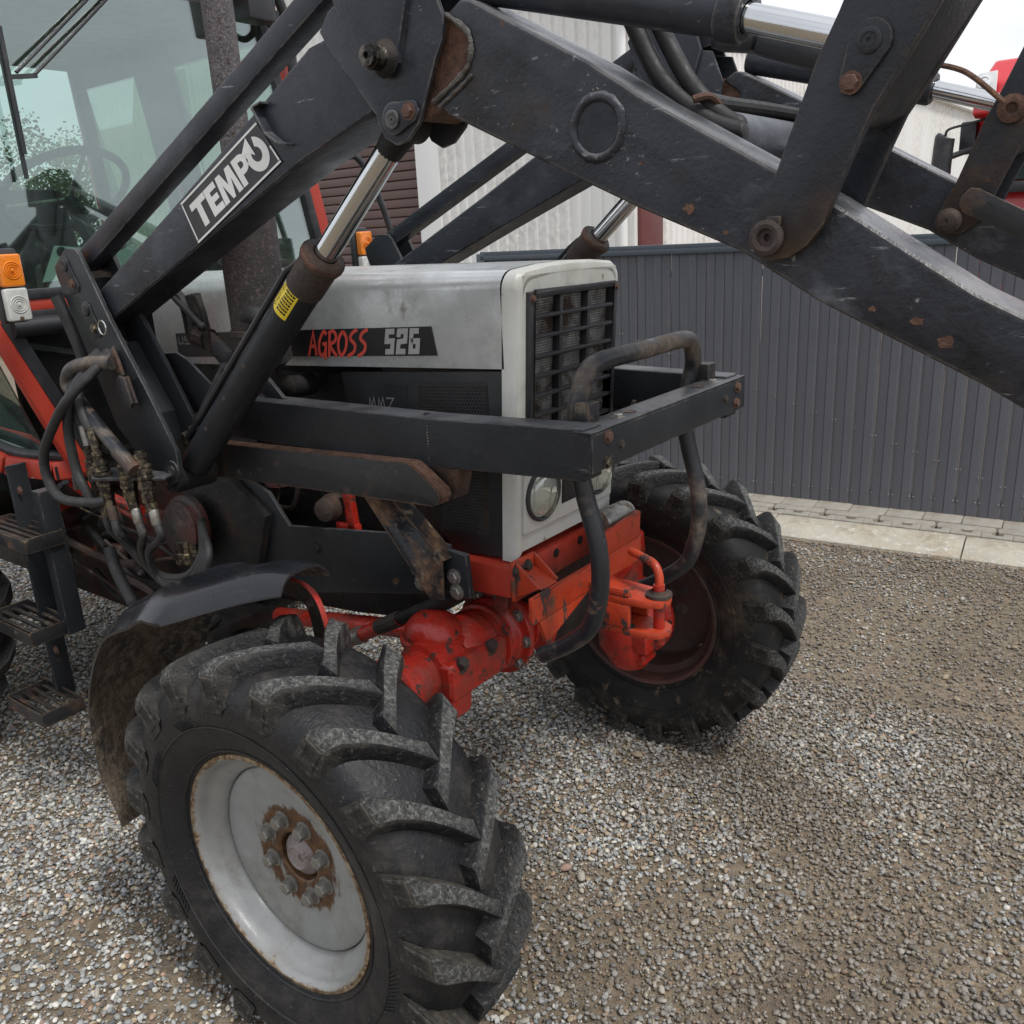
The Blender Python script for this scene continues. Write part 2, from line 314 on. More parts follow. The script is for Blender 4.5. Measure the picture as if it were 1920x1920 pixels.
def tag(o, label=None, cat=None, group=None, kind=None):
    if label: o['label'] = label
    if cat: o['category'] = cat
    if group: o['group'] = group
    if kind: o['kind'] = kind
    return o
def smooth_path(pts, k=6, closed=False):
    P = [Vector(p) for p in pts]; n = len(P); o = []
    rng = range(n) if closed else range(n-1)
    for i in rng:
        g = lambda q: P[q % n] if closed else P[max(0, min(n-1, q))]
        a, b, c, d = g(i-1), g(i), g(i+1), g(i+2)
        for j in range(k):
            t = j/k; o.append(.5*((2*b) + (c-a)*t + (2*a-5*b+4*c-d)*t*t + (3*b-a-3*c+d)*t**3))
    if not closed: o.append(P[-1])
    return o
def frame_mw(pos, axis):
    q = Vector(axis).normalized().to_track_quat('Z', 'Y'); return Matrix.Translation(Vector(pos)) @ q.to_matrix().to_4x4()
_bm = {}
def bolt(parent, pos, axis, r=.011, h=.010, mat='zinc', name='bolt', washer=True):
    k = (round(r, 4), round(h, 4), mat, washer)
    if k not in _bm:
        b = MB()
        if washer: b.lathe([(0, 0), (r*1.45, 0), (r*1.45, r*.18), (0, r*.18)], (0,0,0), (0,0,1), 20)
        b.lathe([(r*1.08, r*.15), (r*1.08, h*.85), (r*.93, h), (r*.5, h*1.02), (0, h*1.02)], (0,0,0), (0,0,1), 6)
        _bm[k] = b.mesh(name, M[mat], 0, 30)
    return link(name, _bm[k], parent, frame_mw(pos, axis))
def pin(parent, pos, axis, r, h, mat='rust_dark', name='pivot_pin'):
    b = MB(); b.lathe([(r, -.01), (r, h*.8), (r*.9, h), (r*.62, h), (r*.60, h*.8), (r*.5, h*.8), (r*.5, h*.95), (r*.18, h*.95), (r*.16, h*.5), (0, h*.5)], pos, axis, 24)
    return b.build(name, mat, parent)
# ================================================================== SETTING
def ground_mat():
    m, t, b = new_mat('gravel_bed'); v = coords(t)
    n1 = noise(t, v, .9, 4, .55); n2 = noise(t, v, 55, 6, .65); n3 = noise(t, v, 170, 4, .6)
    c = mixc(t, mapr(t, n2, .35, .65), (.115, .086, .054), (.26, .20, .132))
    vo = t.nodes.new('ShaderNodeTexVoronoi'); vo.inputs['Scale'].default_value = 75; lk(t, v, vo.inputs['Vector'])
    vo2 = t.nodes.new('ShaderNodeTexVoronoi'); vo2.inputs['Scale'].default_value = 160; lk(t, v, vo2.inputs['Vector'])
    sp = math2(t, 'MAXIMUM', mapr(t, vo.outputs['Distance'], .34, .22), mapr(t, vo2.outputs['Distance'], .36, .26))
    gr = mixc(t, mapr(t, noise(t, v, 40, 2, .5), .35, .65), (.085, .085, .085), (.38, .35, .30))
    c = mixc(t, math2(t, 'MULTIPLY', sp, .75), c, gr)
    # damp patches
    c = mixc(t, mapr(t, noise(t, v, 1.7, 5, .6), .54, .68, 0, .55), c, (.085, .062, .042))
    lk(t, c, b.inputs['Base Color']); b.inputs['Roughness'].default_value = .85
    bp = t.nodes.new('ShaderNodeBump'); bp.inputs['Strength'].default_value = .7; bp.inputs['Distance'].default_value = .006
    lk(t, math2(t, 'ADD', math2(t, 'ADD', n2, math2(t, 'MULTIPLY', n3, .6)), math2(t, 'MULTIPLY', sp, .8)), bp.inputs['Height'])
    lk(t, bp.outputs[0], b.inputs['Normal']); return m
M['ground'] = ground_mat()
g = MB().add([(-400,-400,-.004),(400,-400,-.004),(400,400,-.004),(-400,400,-.004)], [(0,1,2,3)]).build('ground', 'ground')
tag(g, 'grey-brown sandy gravel yard under the tractor', None, None, 'structure')
gf = MB().add([(-120,-60,.0),(-16,-60,.0),(-16,7,.0),(-30,60,.0),(-120,60,.0)], [(0,1,2,3,4)]).build('meadow', 'grass')
tag(gf, 'green meadow beyond the yard behind the tractor', None, None, 'structure')

# ---- gravel (geometry nodes): pebbles scattered over the yard near the tractor
def stone_mat():
    m, t, b = new_mat('pebbles'); oi = t.nodes.new('ShaderNodeObjectInfo'); rp = t.nodes.new('ShaderNodeValToRGB')
    cr = rp.color_ramp; cr.interpolation = 'CONSTANT'
    cols = [(.26,.275,.27),(.42,.43,.42),(.10,.11,.12),(.52,.525,.49),(.33,.33,.30),(.42,.34,.22),(.22,.24,.255),(.62,.58,.48),
            (.36,.37,.365),(.11,.105,.10),(.40,.27,.19),(.45,.46,.45),(.29,.295,.28),(.70,.68,.62),(.22,.19,.14),(.38,.39,.385)]
    while len(cr.elements) < len(cols): cr.elements.new(.5)
    for i, c in enumerate(cols): cr.elements[i].position = i/len(cols); cr.elements[i].color = (*c, 1)
    lk(t, oi.outputs['Random'], rp.inputs[0]); v = coords(t)
    g = t.nodes.new('ShaderNodeNewGeometry'); wp = g.outputs['Position']
    c = mixc(t, mapr(t, noise(t, wp, 90, 3, .6), .35, .65, 0, .3), rp.outputs[0], (.22, .20, .165))
    # damp, silty patches of the yard
    sxp = t.nodes.new('ShaderNodeSeparateXYZ'); lk(t, wp, sxp.inputs[0])
    damp = math2(t, 'ADD', noise(t, wp, 1.6, 5, .6), mapr(t, math2(t, 'ADD', sxp.outputs[0], math2(t, 'MULTIPLY', sxp.outputs[1], .35)), -.7, .8, -.22, .10))
    c = mixc(t, mapr(t, damp, .40, .62, 0, .66), c, (.135, .104, .070))
    lk(t, c, b.inputs['Base Color']); b.inputs['Roughness'].default_value = .62
    b.inputs['Specular IOR Level'].default_value = .35
    return m
M['stone'] = stone_mat()
def gravel(name, verts, density, seed, smin, smax, patch, label):
    me = bpy.data.meshes.new(name); me.from_pydata([(x, y, 0) for x, y in verts], [], [tuple(range(len(verts)))]); me.materials.append(M['stone'])
    o = link(name, me); tag(o, label, 'gravel', None, 'stuff')
    ng = bpy.data.node_groups.new(name, 'GeometryNodeTree')
    ng.interface.new_socket('Geometry', in_out='INPUT', socket_type='NodeSocketGeometry')
    ng.interface.new_socket('Geometry', in_out='OUTPUT', socket_type='NodeSocketGeometry')
    N = lambda tp: ng.nodes.new(tp)
    L = ng.links.new
    gi, go = N('NodeGroupInput'), N('NodeGroupOutput')
    dp = N('GeometryNodeDistributePointsOnFaces'); dp.distribute_method = 'RANDOM'; dp.inputs['Seed'].default_value = seed
    pos = N('GeometryNodeInputPosition')
    nz = N('ShaderNodeTexNoise'); nz.inputs['Scale'].default_value = 1.5; nz.inputs['Detail'].default_value = 5; nz.inputs['Roughness'].default_value = .6
    L(pos.outputs[0], nz.inputs['Vector'])
    # more sand towards the open right-hand side of the yard
    sx = N('ShaderNodeSeparateXYZ'); L(pos.outputs[0], sx.inputs[0])
    gx = N('ShaderNodeMapRange'); gx.inputs[1].default_value = -.7; gx.inputs[2].default_value = .9; gx.inputs[3].default_value = -.42; gx.inputs[4].default_value = .155
    gy = N('ShaderNodeMath'); gy.operation = 'MULTIPLY_ADD'; gy.inputs[1].default_value = .45; L(sx.outputs[1], gy.inputs[0]); L(sx.outputs[0], gy.inputs[2]); L(gy.outputs[0], gx.inputs[0])
    ad = N('ShaderNodeMath'); ad.operation = 'ADD'; L(nz.outputs['Fac'], ad.inputs[0]); L(gx.outputs[0], ad.inputs[1])
    mr = N('ShaderNodeMapRange'); mr.inputs[1].default_value = .46; mr.inputs[2].default_value = .62; mr.inputs[3].default_value = density; mr.inputs[4].default_value = density*patch
    L(ad.outputs[0], mr.inputs[0]); L(mr.outputs[0], dp.inputs['Density'])
    ge = N('GeometryNodeGroup') if False else None
    jn = N('GeometryNodeJoinGeometry')
    rnd = random.Random(seed)
    for i in range(7):
        ico = N('GeometryNodeMeshIcoSphere'); ico.inputs['Radius'].default_value = .5; ico.inputs['Subdivisions'].default_value = 3 if i == 0 else 2
        tr = N('GeometryNodeTransform'); tr.inputs['Scale'].default_value = (1, rnd.uniform(.62, .95), rnd.uniform(.42, .68)); 
        sp = N('GeometryNodeSetPosition'); n2 = N('ShaderNodeTexNoise'); n2.noise_dimensions = '4D'; n2.inputs['W'].default_value = i*3.7
        n2.inputs['Scale'].default_value = 1.7; n2.inputs['Detail'].default_value = 1.5
        vm = N('ShaderNodeVectorMath'); vm.operation = 'SUBTRACT'; vm.inputs[1].default_value = (.5, .5, .5); L(n2.outputs['Color'], vm.inputs[0])
        vs2 = N('ShaderNodeVectorMath'); vs2.operation = 'SCALE'; vs2.inputs['Scale'].default_value = .75; L(vm.outputs[0], vs2.inputs[0])
        L(ico.outputs['Mesh'], sp.inputs['Geometry']); L(vs2.outputs[0], sp.inputs['Offset']); L(sp.outputs[0], tr.inputs['Geometry'])
        ss = N('GeometryNodeSetShadeSmooth'); L(tr.outputs[0], ss.inputs['Geometry'])
        sm = N('GeometryNodeSetMaterial'); sm.inputs['Material'].default_value = M['stone']; L(ss.outputs[0], sm.inputs['Geometry'])
        gt = N('GeometryNodeGeometryToInstance'); L(sm.outputs[0], gt.inputs[0]); L(gt.outputs[0], jn.inputs[0])
    ip = N('GeometryNodeInstanceOnPoints'); ip.inputs['Pick Instance'].default_value = True
    rv = N('FunctionNodeRandomValue'); rv.data_type = 'FLOAT_VECTOR'; rv.inputs[0].default_value = (-.5, -.5, 0); rv.inputs[1].default_value = (.5, .5, 6.28)
    rs = N('FunctionNodeRandomValue'); rs.data_type = 'FLOAT'; rs.inputs[2].default_value = 0; rs.inputs[3].default_value = 1; rs.inputs['Seed'].default_value = 5
    pw = N('ShaderNodeMath'); pw.operation = 'POWER'; pw.inputs[1].default_value = 2.0; L(rs.outputs[1], pw.inputs[0])
    ms = N('ShaderNodeMapRange'); ms.inputs[3].default_value = smin; ms.inputs[4].default_value = smax; L(pw.outputs[0], ms.inputs[0])
    zz = N('FunctionNodeRandomValue'); zz.data_type = 'FLOAT_VECTOR'; zz.inputs[0].default_value = (0, 0, -.0015); zz.inputs[1].default_value = (0, 0, .0045)
    so = N('GeometryNodeSetPosition'); L(dp.outputs['Points'], so.inputs['Geometry']); L(zz.outputs[0], so.inputs['Offset'])
    L(gi.outputs[0], dp.inputs['Mesh']); L(so.outputs[0], ip.inputs['Points']); L(jn.outputs[0], ip.inputs['Instance'])
    L(rv.outputs[0], ip.inputs['Rotation']); L(ms.outputs[0], ip.inputs['Scale']); L(ip.outputs[0], go.inputs[0])
    md = o.modifiers.new('scatter', 'NODES'); md.node_group = ng
    return o
gravel('gravel', [(-1.75,-1.75),(1.75,-1.75),(1.75,1.35),(-1.75,1.35)], 18500, 3, .0050, .0195, .10, 'loose grey and tan pebbles covering the yard around the tractor')
gravel('gravel', [(-1.75,1.354),(1.9,1.354),(1.9,3.10),(-1.75,2.75)], 9000, 4, .006, .018, .07, 'loose pale pebbles between the far wheel and the kerb')
gravel('gravel', [(-5.5,-1.75),(-1.754,-1.75),(-1.754,2.7),(-5.5,2.4)], 5200, 6, .008, .022, .8, 'loose grey pebbles behind the tractor steps')
# larger loose stones lying on top
def stone_mesh(seed):
    r = random.Random(seed); bm = bmesh.new(); bmesh.ops.create_icosphere(bm, subdivisions=2, radius=1)
    d = [Vector((r.uniform(-1,1), r.uniform(-1,1), r.uniform(-1,1))).normalized() for _ in range(9)]; k = [r.uniform(.6, .95) for _ in d]
    for v in bm.verts:
        for q, kk in zip(d, k):
            e = v.co.dot(q)
            if e > kk: v.co -= q*(e-kk)*.85
        v.co.x *= 1.25; v.co.z *= .62
    me = bpy.data.meshes.new('stone'); bm.to_mesh(me); bm.free()
    me.polygons.foreach_set('use_smooth', [True]*len(me.polygons)); me.set_sharp_from_angle(angle=R(50)); return me
def one_stone_mat(n, c): M[n] = paint(n, c, .75, 0, .2, 30, [((.2,.17,.13), 20, .55, .7, .9, None)], (90, .35)); return M[n]
scols = [one_stone_mat('pale_stone', (.42, .39, .33)), one_stone_mat('pink_stone', (.36, .235, .19)), one_stone_mat('tan_stone', (.35, .28, .19)), one_stone_mat('grey_stone', (.27, .27, .265))]
smesh = [stone_mesh(s) for s in range(6)]
big = [(.223,-.074,.023,0,'pale stone with pinkish neighbour right of the near tyre'),(.165,-.066,.020,1,'pinkish stone left of a pale one beside the near tyre'),
       (-.054,.716,.035,1,'long pink stone in front of the far tyre tread'),(.10,.729,.024,0,'pale stone touching the ground under the far tyre'),
       (.059,.533,.022,2,'small upright tan stone in front of the far wheel')]
for x, y, r_, c, lb in big:
    me = smesh[int(abs(x*1000)) % 6].copy(); me.materials.append(scols[c])
    o = link('stone', me); o.location = (x, y, r_*.35); o.scale = (r_*.8, r_*.62, r_*.7); o.rotation_euler = (0, 0, random.uniform(0, 6)); tag(o, lb, 'stone', 'larger loose stones on the gravel')
vm_ = {}
for i in range(120):
    x, y = random.uniform(-1.6, 1.3), random.uniform(-1.3, 2.8)
    if -.5 < x < .5 and (-.95 < y < -.6 or .6 < y < .95): continue
    r_ = random.uniform(.009, .017); c = random.choice([0, 0, 1, 2, 2, 3]); k = (random.randrange(6), c)
    if k not in vm_: vm_[k] = smesh[k[0]].copy(); vm_[k].materials.append(scols[c])
    o = link('stone', vm_[k]); o.location = (x, y, r_*.45); s_ = r_*random.uniform(.8, 1.1); o.scale = (s_, s_*.8, s_*.8)
    o.rotation_euler = (random.uniform(-.3,.3), random.uniform(-.3,.3), random.uniform(0, 6))
    tag(o, ['pale rounded stone lying loose among the pebbles', 'pinkish rounded stone lying loose among the pebbles', 'tan rounded stone lying loose among the pebbles', 'grey rounded stone lying loose among the pebbles'][c], 'stone',
        ['pale loose stones', 'pinkish loose stones', 'tan loose stones', 'grey loose stones'][c])

# ---- fence line frame: e along, n towards the back
FA = R(5.386); FE = Vector((math.cos(FA), math.sin(FA), 0)); FN = Vector((-math.sin(FA), math.cos(FA), 0)); FD = 3.4976
def FP(s, d, z): return FE*s + FN*(FD + d) + Vector((0, 0, z))
# kerb and pavement strip in front of the fence
kb = MB()
kb.prism([FP(-6, -.62, -.02), FP(-6, -.335, -.02), FP(-6, -.335, .02), FP(-6, -.62, .0)], FE*14)
kb = kb.build('kerb', 'sand'); tag(kb, 'low pale concrete kerb along the grey fence', None, None, 'structure')
ks = MB(); ks.prism([(0,-.60,-.03),(0,-.34,-.03),(0,-.34,.052),(0,-.425,.050),(0,-.60,.012)], (.994, 0, 0)); ksm = ks.mesh('kerb_stone', M['concrete'], .006)
def fmw(s, d, z): 
    m = Matrix((( FE.x, FN.x, 0, 0), (FE.y, FN.y, 0, 0), (0, 0, 1, 0), (0,0,0,1))); m.translation = FP(s, d, z); return m
for i in range(-5, 8): link('kerb_stone', ksm, kb, fmw(.857 + i, 0, random.uniform(-.002,.002)))
pv = MB(); pv.prism([FP(-6,-.335,-.02), FP(-6,.30,-.02), FP(-6,.30,.034), FP(-6,-.335,.034)], FE*14); pv = pv.build('pavement', 'sand')
tag(pv, 'narrow strip of concrete pavers between kerb and fence', None, None, 'structure')
p1 = MB(); p1.prism([(0,0,0),(.149,0,0),(.149,.085,0),(.108,.085,0),(.100,.045,0),(.056,.045,0),(.048,.085,0),(0,.085,0)], (0,0,.05)); p1 = p1.mesh('paving_stone', M['paver'], .004)
p2 = MB(); p2.prism([(.012,0,0),(.286,0,0),(.297,.04,0),(.286,.085,0),(.012,.085,0),(.001,.04,0)], (0,0,.05)); p2 = p2.mesh('paving_stone', M['paver'], .004)
p3 = MB(); p3.prism([(0,0,0),(.196,0,0),(.196,.16,0),(0,.16,0)], (0,0,.05)); p3 = p3.mesh('paving_stone', M['paver'], .004)
for i in range(-18, 28):
    link('paving_stone', p1, pv, fmw(.02+i*.15, -.332, .005+random.uniform(-.002,.002)))
for i in range(-9, 14):
    link('paving_stone', p2, pv, fmw(.09+i*.30, -.243, .006+random.uniform(-.003,.003)))
for i in range(-14, 20):
    link('paving_stone', p3, pv, fmw(.01+i*.2, -.153, .006+random.uniform(-.003,.003)))

# ---- corrugated steel fence
fe = empty('corrugated_fence', FP(-2.35, 0, 0)); tag(fe, 'graphite grey corrugated steel fence with a cap rail behind the tractor', 'fence')
inv = Matrix.Translation(-FP(-2.35, 0, 0))
def fw_(s_, d_, z_): return inv @ fmw(s_, d_, z_)
P_ = .1145
def picket():
    pr = [(.0009,.012),(.0012,.0),(.0120,-.005),(.0200,-.0055),(.0535,-.0075),(.0558,-.0035),(.0582,-.0035),(.0605,-.0075),(.0940,-.0055),(.1020,-.005),(.1131,.0),(.1134,.012)]
    k = len(pr); b = MB(); b.add([(a, d, .055) for a, d in pr] + [(a, d, 1.578) for a, d in pr], [(i, i+1, k+i+1, k+i) for i in range(k-1)])
    return b.mesh('fence_picket', M['fence'], 0, 22)
sm_ = picket()
s0 = -2.326 - .012
def fl(o): return o
for i in range(82): link('fence_picket', sm_, fe, fw_(s0 + i*P_, random.uniform(-.0012,.0012), 0) @ Matrix.Rotation(random.uniform(-.0012,.0012), 4, 'Y'))
cp = MB(); cp.box((-2.37, -.028, 1.572), (7.2, .03, 1.602)); cp.box((-2.37, -.030, 1.545), (7.2, -.020, 1.576)); cp.box((-2.37,.02,1.545),(7.2,.03,1.576))
cp = cp.mesh('cap_rail', M['fence_cap'], .002); fl(link('cap_rail', cp, fe, fw_(0,0,0)))
ps = MB(); ps.box((-2.40, -.03, 0), (-2.335, .05, 1.59)); fl(link('fence_post', ps.mesh('fence_post', M['fence_cap'], .003), fe, fw_(0,0,0)))
rl = MB()
for z in (.14, 1.42): rl.box((-2.33, .004, z-.02), (7.0, .034, z+.02))
fl(link('fence_rail', rl.mesh('fence_rail', M['fence_cap']), fe, fw_(0,0,0)))
sc = MB()
for i in range(80):
    s = s0 + i*P_
    for dx in (-.0105, .0105):
        for z in (.141, .570 - .352*(s - .06)):
            if .1 < z < 1.5: sc.lathe([(.0042,0),(.0042,-.003),(.002,-.0045),(0,-.0045)], (s+dx, -.0045, z), (0,1,0), 6)
sc = fl(link('fence_screws', sc.mesh('fence_screws', M['zinc']), fe, fw_(0,0,0))); tag(sc, None, None, None, 'stuff')

# ---- warehouse behind
wh = empty('warehouse', (-8, 7.5, 0)); tag(wh, 'white corrugated steel warehouse with a brown shutter behind the tractor', 'building')
def wb(b, n, m, par=None, **k):
    o = b.build(n, m, par or wh, **k)
    if par is None: o.location = (8, -7.5, 0)
    return o
CX, CY, EZ = -3.86, 7.5, 4.05
def clad(x0, x1, z0, z1, pitch=.155, dep=.030):
    b = MB(); pts = []; x = x0
    while x < x1:
        for a, d in ((0,0),(.070,0),(.088,-dep),(.120,-dep),(.138,0)):
            if x+a < x1: pts.append((x+a, d))
        x += pitch
    pts.append((x1, 0)); k = len(pts)
    b.add([(s, CY+d, z0) for s, d in pts] + [(s, CY+d, (z1(s) if callable(z1) else z1)) for s, d in pts], [(i, i+1, k+i+1, k+i) for i in range(k-1)]); return b
gable = lambda s: EZ + max(0, min(CX-s, 8.0-(CX-8-s) if s < CX-8 else 99))*.26
wb(clad(-6.72, CX, .0, gable), 'wall_cladding', 'clad', smooth=False)
wb(clad(-10.55, -7.10, 3.25, gable), 'wall_cladding', 'clad', smooth=False)
wb(clad(-15.25, -10.9, .0, lambda s: EZ+2.1), 'wall_cladding', 'clad', smooth=False)
tr_ = MB(); tr_.box((-7.10, CY-.05, 0), (-6.72, CY+.04, 6)); tr_.box((-10.9, CY-.05, 0), (-10.55, CY+.04, 6)); tr_.box((-10.55,CY-.045,3.1),(-7.10,CY+.04,3.25)); wb(tr_, 'door_trim', 'clad_trim', bevel=.01)
sl = MB(); sl.prism([(-10.55, CY+.03, 0),(-10.55, CY-.004, .008),(-10.55, CY-.004, .104),(-10.55, CY+.03, .112)], (3.45, 0, 0)); slm = sl.mesh('shutter_slat', M['brown'], .002)
door = MB().box((-10.55, CY+.035, .0), (-7.10, CY+.06, 3.1)); door = wb(door, 'roller_shutter', 'brown')
for i in range(26): link('shutter_slat', slm, door, Matrix.Translation((0, 0, .03 + i*.1165)))
b = MB(); y = CY
while y < 34:
    b.add([(CX, y, 0), (CX, y+.07, 0), (CX+.03, y+.088, 0), (CX+.03, y+.12, 0), (CX, y+.138, 0), (CX, y+.155, 0),
           (CX, y, EZ), (CX, y+.07, EZ), (CX+.03, y+.088, EZ), (CX+.03, y+.12, EZ), (CX, y+.138, EZ), (CX, y+.155, EZ)], [(i, i+1, i+7, i+6) for i in range(5)]); y += .155
wb(b, 'side_cladding', 'clad', smooth=False)
b = MB().box((CX-.02, CY+.07, 0), (CX+.05, CY+.60, 2.6)); wb(b, 'side_door', 'maroon', bevel=.01)
b = MB().tube([(CX-.09, CY-.10, 0), (CX-.09, CY-.10, 4.0)], .05, 14); wb(b, 'downpipe', 'clad_trim')
b = MB(); b.box((CX-.02, CY-.2, EZ-.02), (CX+.16, 34, EZ+.09)); wb(b, 'gutter', 'clad_trim', bevel=.015)
b = MB(); b.prism([(CX+.10, CY-.2, EZ+.10), (CX-8, CY-.2, EZ+2.25), (CX-8, CY-.2, EZ+2.32), (CX+.10, CY-.2, EZ+.16)], (0, 27, 0)); b.prism([(CX-8, CY-.2, EZ+2.25), (-15.4, CY-.2, EZ+2.25), (-15.4, CY-.2, EZ+2.32), (CX-8, CY-.2, EZ+2.32)], (0,27,0)); wb(b, 'roof', 'roof')
b = MB()
for i in range(90):
    y = CY-.1 + i*.3; b.prism([(CX+.10, y, EZ+.161), (CX-8, y, EZ+2.321), (CX-8, y, EZ+2.36), (CX+.10, y, EZ+.20)], (0, .05, 0))
wb(b, 'roof_ribs', 'roof')
b = MB().box((-13.1, CY-.03, 3.0), (-11.7, CY+.02, 4.6)); o = wb(b, 'window_frame', 'clad_trim', bevel=.02)
b = MB().box((-12.95, CY-.045, 3.1), (-11.85, CY-.031, 4.45)); wb(b, 'pane', 'truck_glass')
sc_ = empty('security_camera', (-14.68, 7.42, 4.2)); tag(sc_, 'small white security camera fixed high on the warehouse wall', 'camera')
def rel(o, par): o.location = -par.location; return o
rel(MB().cyl((-14.68, 7.47, 4.25), (-14.68, 7.38, 4.25), .07, 16).build('mount', 'camera_white', sc_), sc_)
rel(MB().lathe([(0,0),(.07,0),(.075,.05),(.075,.22),(0,.22)], (-14.64, 7.38, 4.2), (-.55,-.75,-.25), 18).build('housing', 'camera_white', sc_), sc_)
rel(MB().lathe([(0,.221),(.055,.221),(.05,.235),(0,.235)], (-14.64, 7.38, 4.2), (-.55,-.75,-.25), 16).build('lens', 'dark', sc_), sc_)

# ---- red lorry parked beyond the fence
TX, TY = .62, 9.0; TS = -.14
tk = empty('red_lorry', (TX, TY, 0)); TB = Vector((TX-TS, TY, 0)); tag(tk, 'red lorry cab with roof lamps parked beyond the grey fence', 'truck')
def tb(b, n, m, **k): o = b.build(n, m, tk, **k); o.location = -TB if not n.startswith('mirror') else -tk.location; return o
b = MB(); b.prism([(-.66+.0, TY+.12, .55), (-.66, TY+.12, 1.86), (-.62, TY+.30, 2.55), (-.56, TY+.50, 3.0), (-.30, TY+.62, 3.22), (TX+.92, TY+.62, 3.22), (TX+1.18, TY+.5, 3.0), (TX+1.24, TY+.3, 2.55), (TX+1.28, TY+.12, 1.86), (TX+1.28, TY+.12, .55)], (0, 1.7, 0)); tb(b, 'cab_body', 'truck_red', bevel=.05, seg=3)
b = MB(); b.prism([(-.64, TY+.14, 2.62), (-.52, TY-.12, 2.66), (-.50, TY-.10, 2.86), (-.44, TY+.10, 3.08), (-.30, TY+.50, 3.20), (-.56, TY+.5, 3.0)], (0, 0, .001)) if False else None
b = MB(); b.prism([(-.62, TY+.13, 2.60), (-.62, TY-.02, 2.64), (-.60, TY+.05, 2.92), (-.50, TY+.30, 3.16), (-.50, TY+.5, 3.17), (-.62, TY+.5, 2.98)], (2.46, 0, 0)); tb(b, 'sun_visor', 'truck_red', bevel=.04, seg=3)
for x0 in (-.625, TX+.93):
    b = MB(); b.prism([(x0, TY-.045, 2.72), (x0+.22, TY-.05, 2.70), (x0+.21, TY-.01, 3.03), (x0+.035, TY-.005, 3.02)], (0, .03, 0)); tb(b, 'lamp_surround', 'clad_trim', bevel=.008)
    for zz, xx in ((2.80, .13), (2.93, .10)):
        b = MB().lathe([(.06,0),(.06,-.02),(.048,-.022),(.04,-.008),(.02,-.012),(0,-.012)], (x0+xx, TY-.045+ (zz-2.72)*.12, zz), (0,1,-.1), 18); tb(b, 'roof_lamp', 'lamp_reflector')
b = MB(); b.prism([(-.50, TY+.10, 1.98), (-.46, TY+.06, 2.60), (TX+1.08, TY+.06, 2.60), (TX+1.12, TY+.10, 1.98)], (0, .1, 0)); tb(b, 'windscreen', 'truck_glass', bevel=.02)
b = MB(); b.box((-.52, TY+.05, 1.86), (TX+1.14, TY+.14, 1.97)); tb(b, 'wiper_cowl', 'plastic', bevel=.015)
b = MB()
for i in range(5): b.box((-.35, TY+.08, .95+i*.15), (TX+.97, TY+.13, 1.05+i*.15))
tb(b, 'grille', 'plastic', bevel=.01)
b = MB().box((-.70, TY-.02, .35), (TX+1.32, TY+.5, .80)); tb(b, 'bumper', 'truck_red', bevel=.05)
for x in (-.5, TX+1.1): tb(MB().cyl((x-.14, TY+1.0, .5), (x+.14, TY+1.0, .5), .5, 28), 'wheel', 'rubber', bevel=.03)
b = MB(); b.box((-.76, TY+.22, 2.28), (-.60, TY+.42, 2.60)); tb(b, 'side_deflector', 'plastic', bevel=.03)
mr_ = MB(); mr_.tube(smooth_path([(-1.005, TY-.02, 2.02), (-1.0, TY-.02, 2.05), (-1.0, TY-.02, 2.2), (-.99, TY-.02, 2.42), (-.98, TY-.02, 2.46)], 5), [.04,.075,.095,.1,.1,.1,.1,.1,.1,.1,.1,.1,.1,.1,.1,.1,.1,.095,.085,.06,.03][:21], 16); tb(mr_, 'mirror', 'plastic')
b = MB(); b.tube(smooth_path([(-.985, TY-.02, 2.45), (-.96, TY-.02, 2.52), (-.80, TY+.05, 2.56), (-.64, TY+.16, 2.60)], 5), .014, 8); b.tube([(-.93, TY, 2.25), (-.64, TY+.2, 2.36)], .03, 8); tb(b, 'mirror_arm', 'plastic')

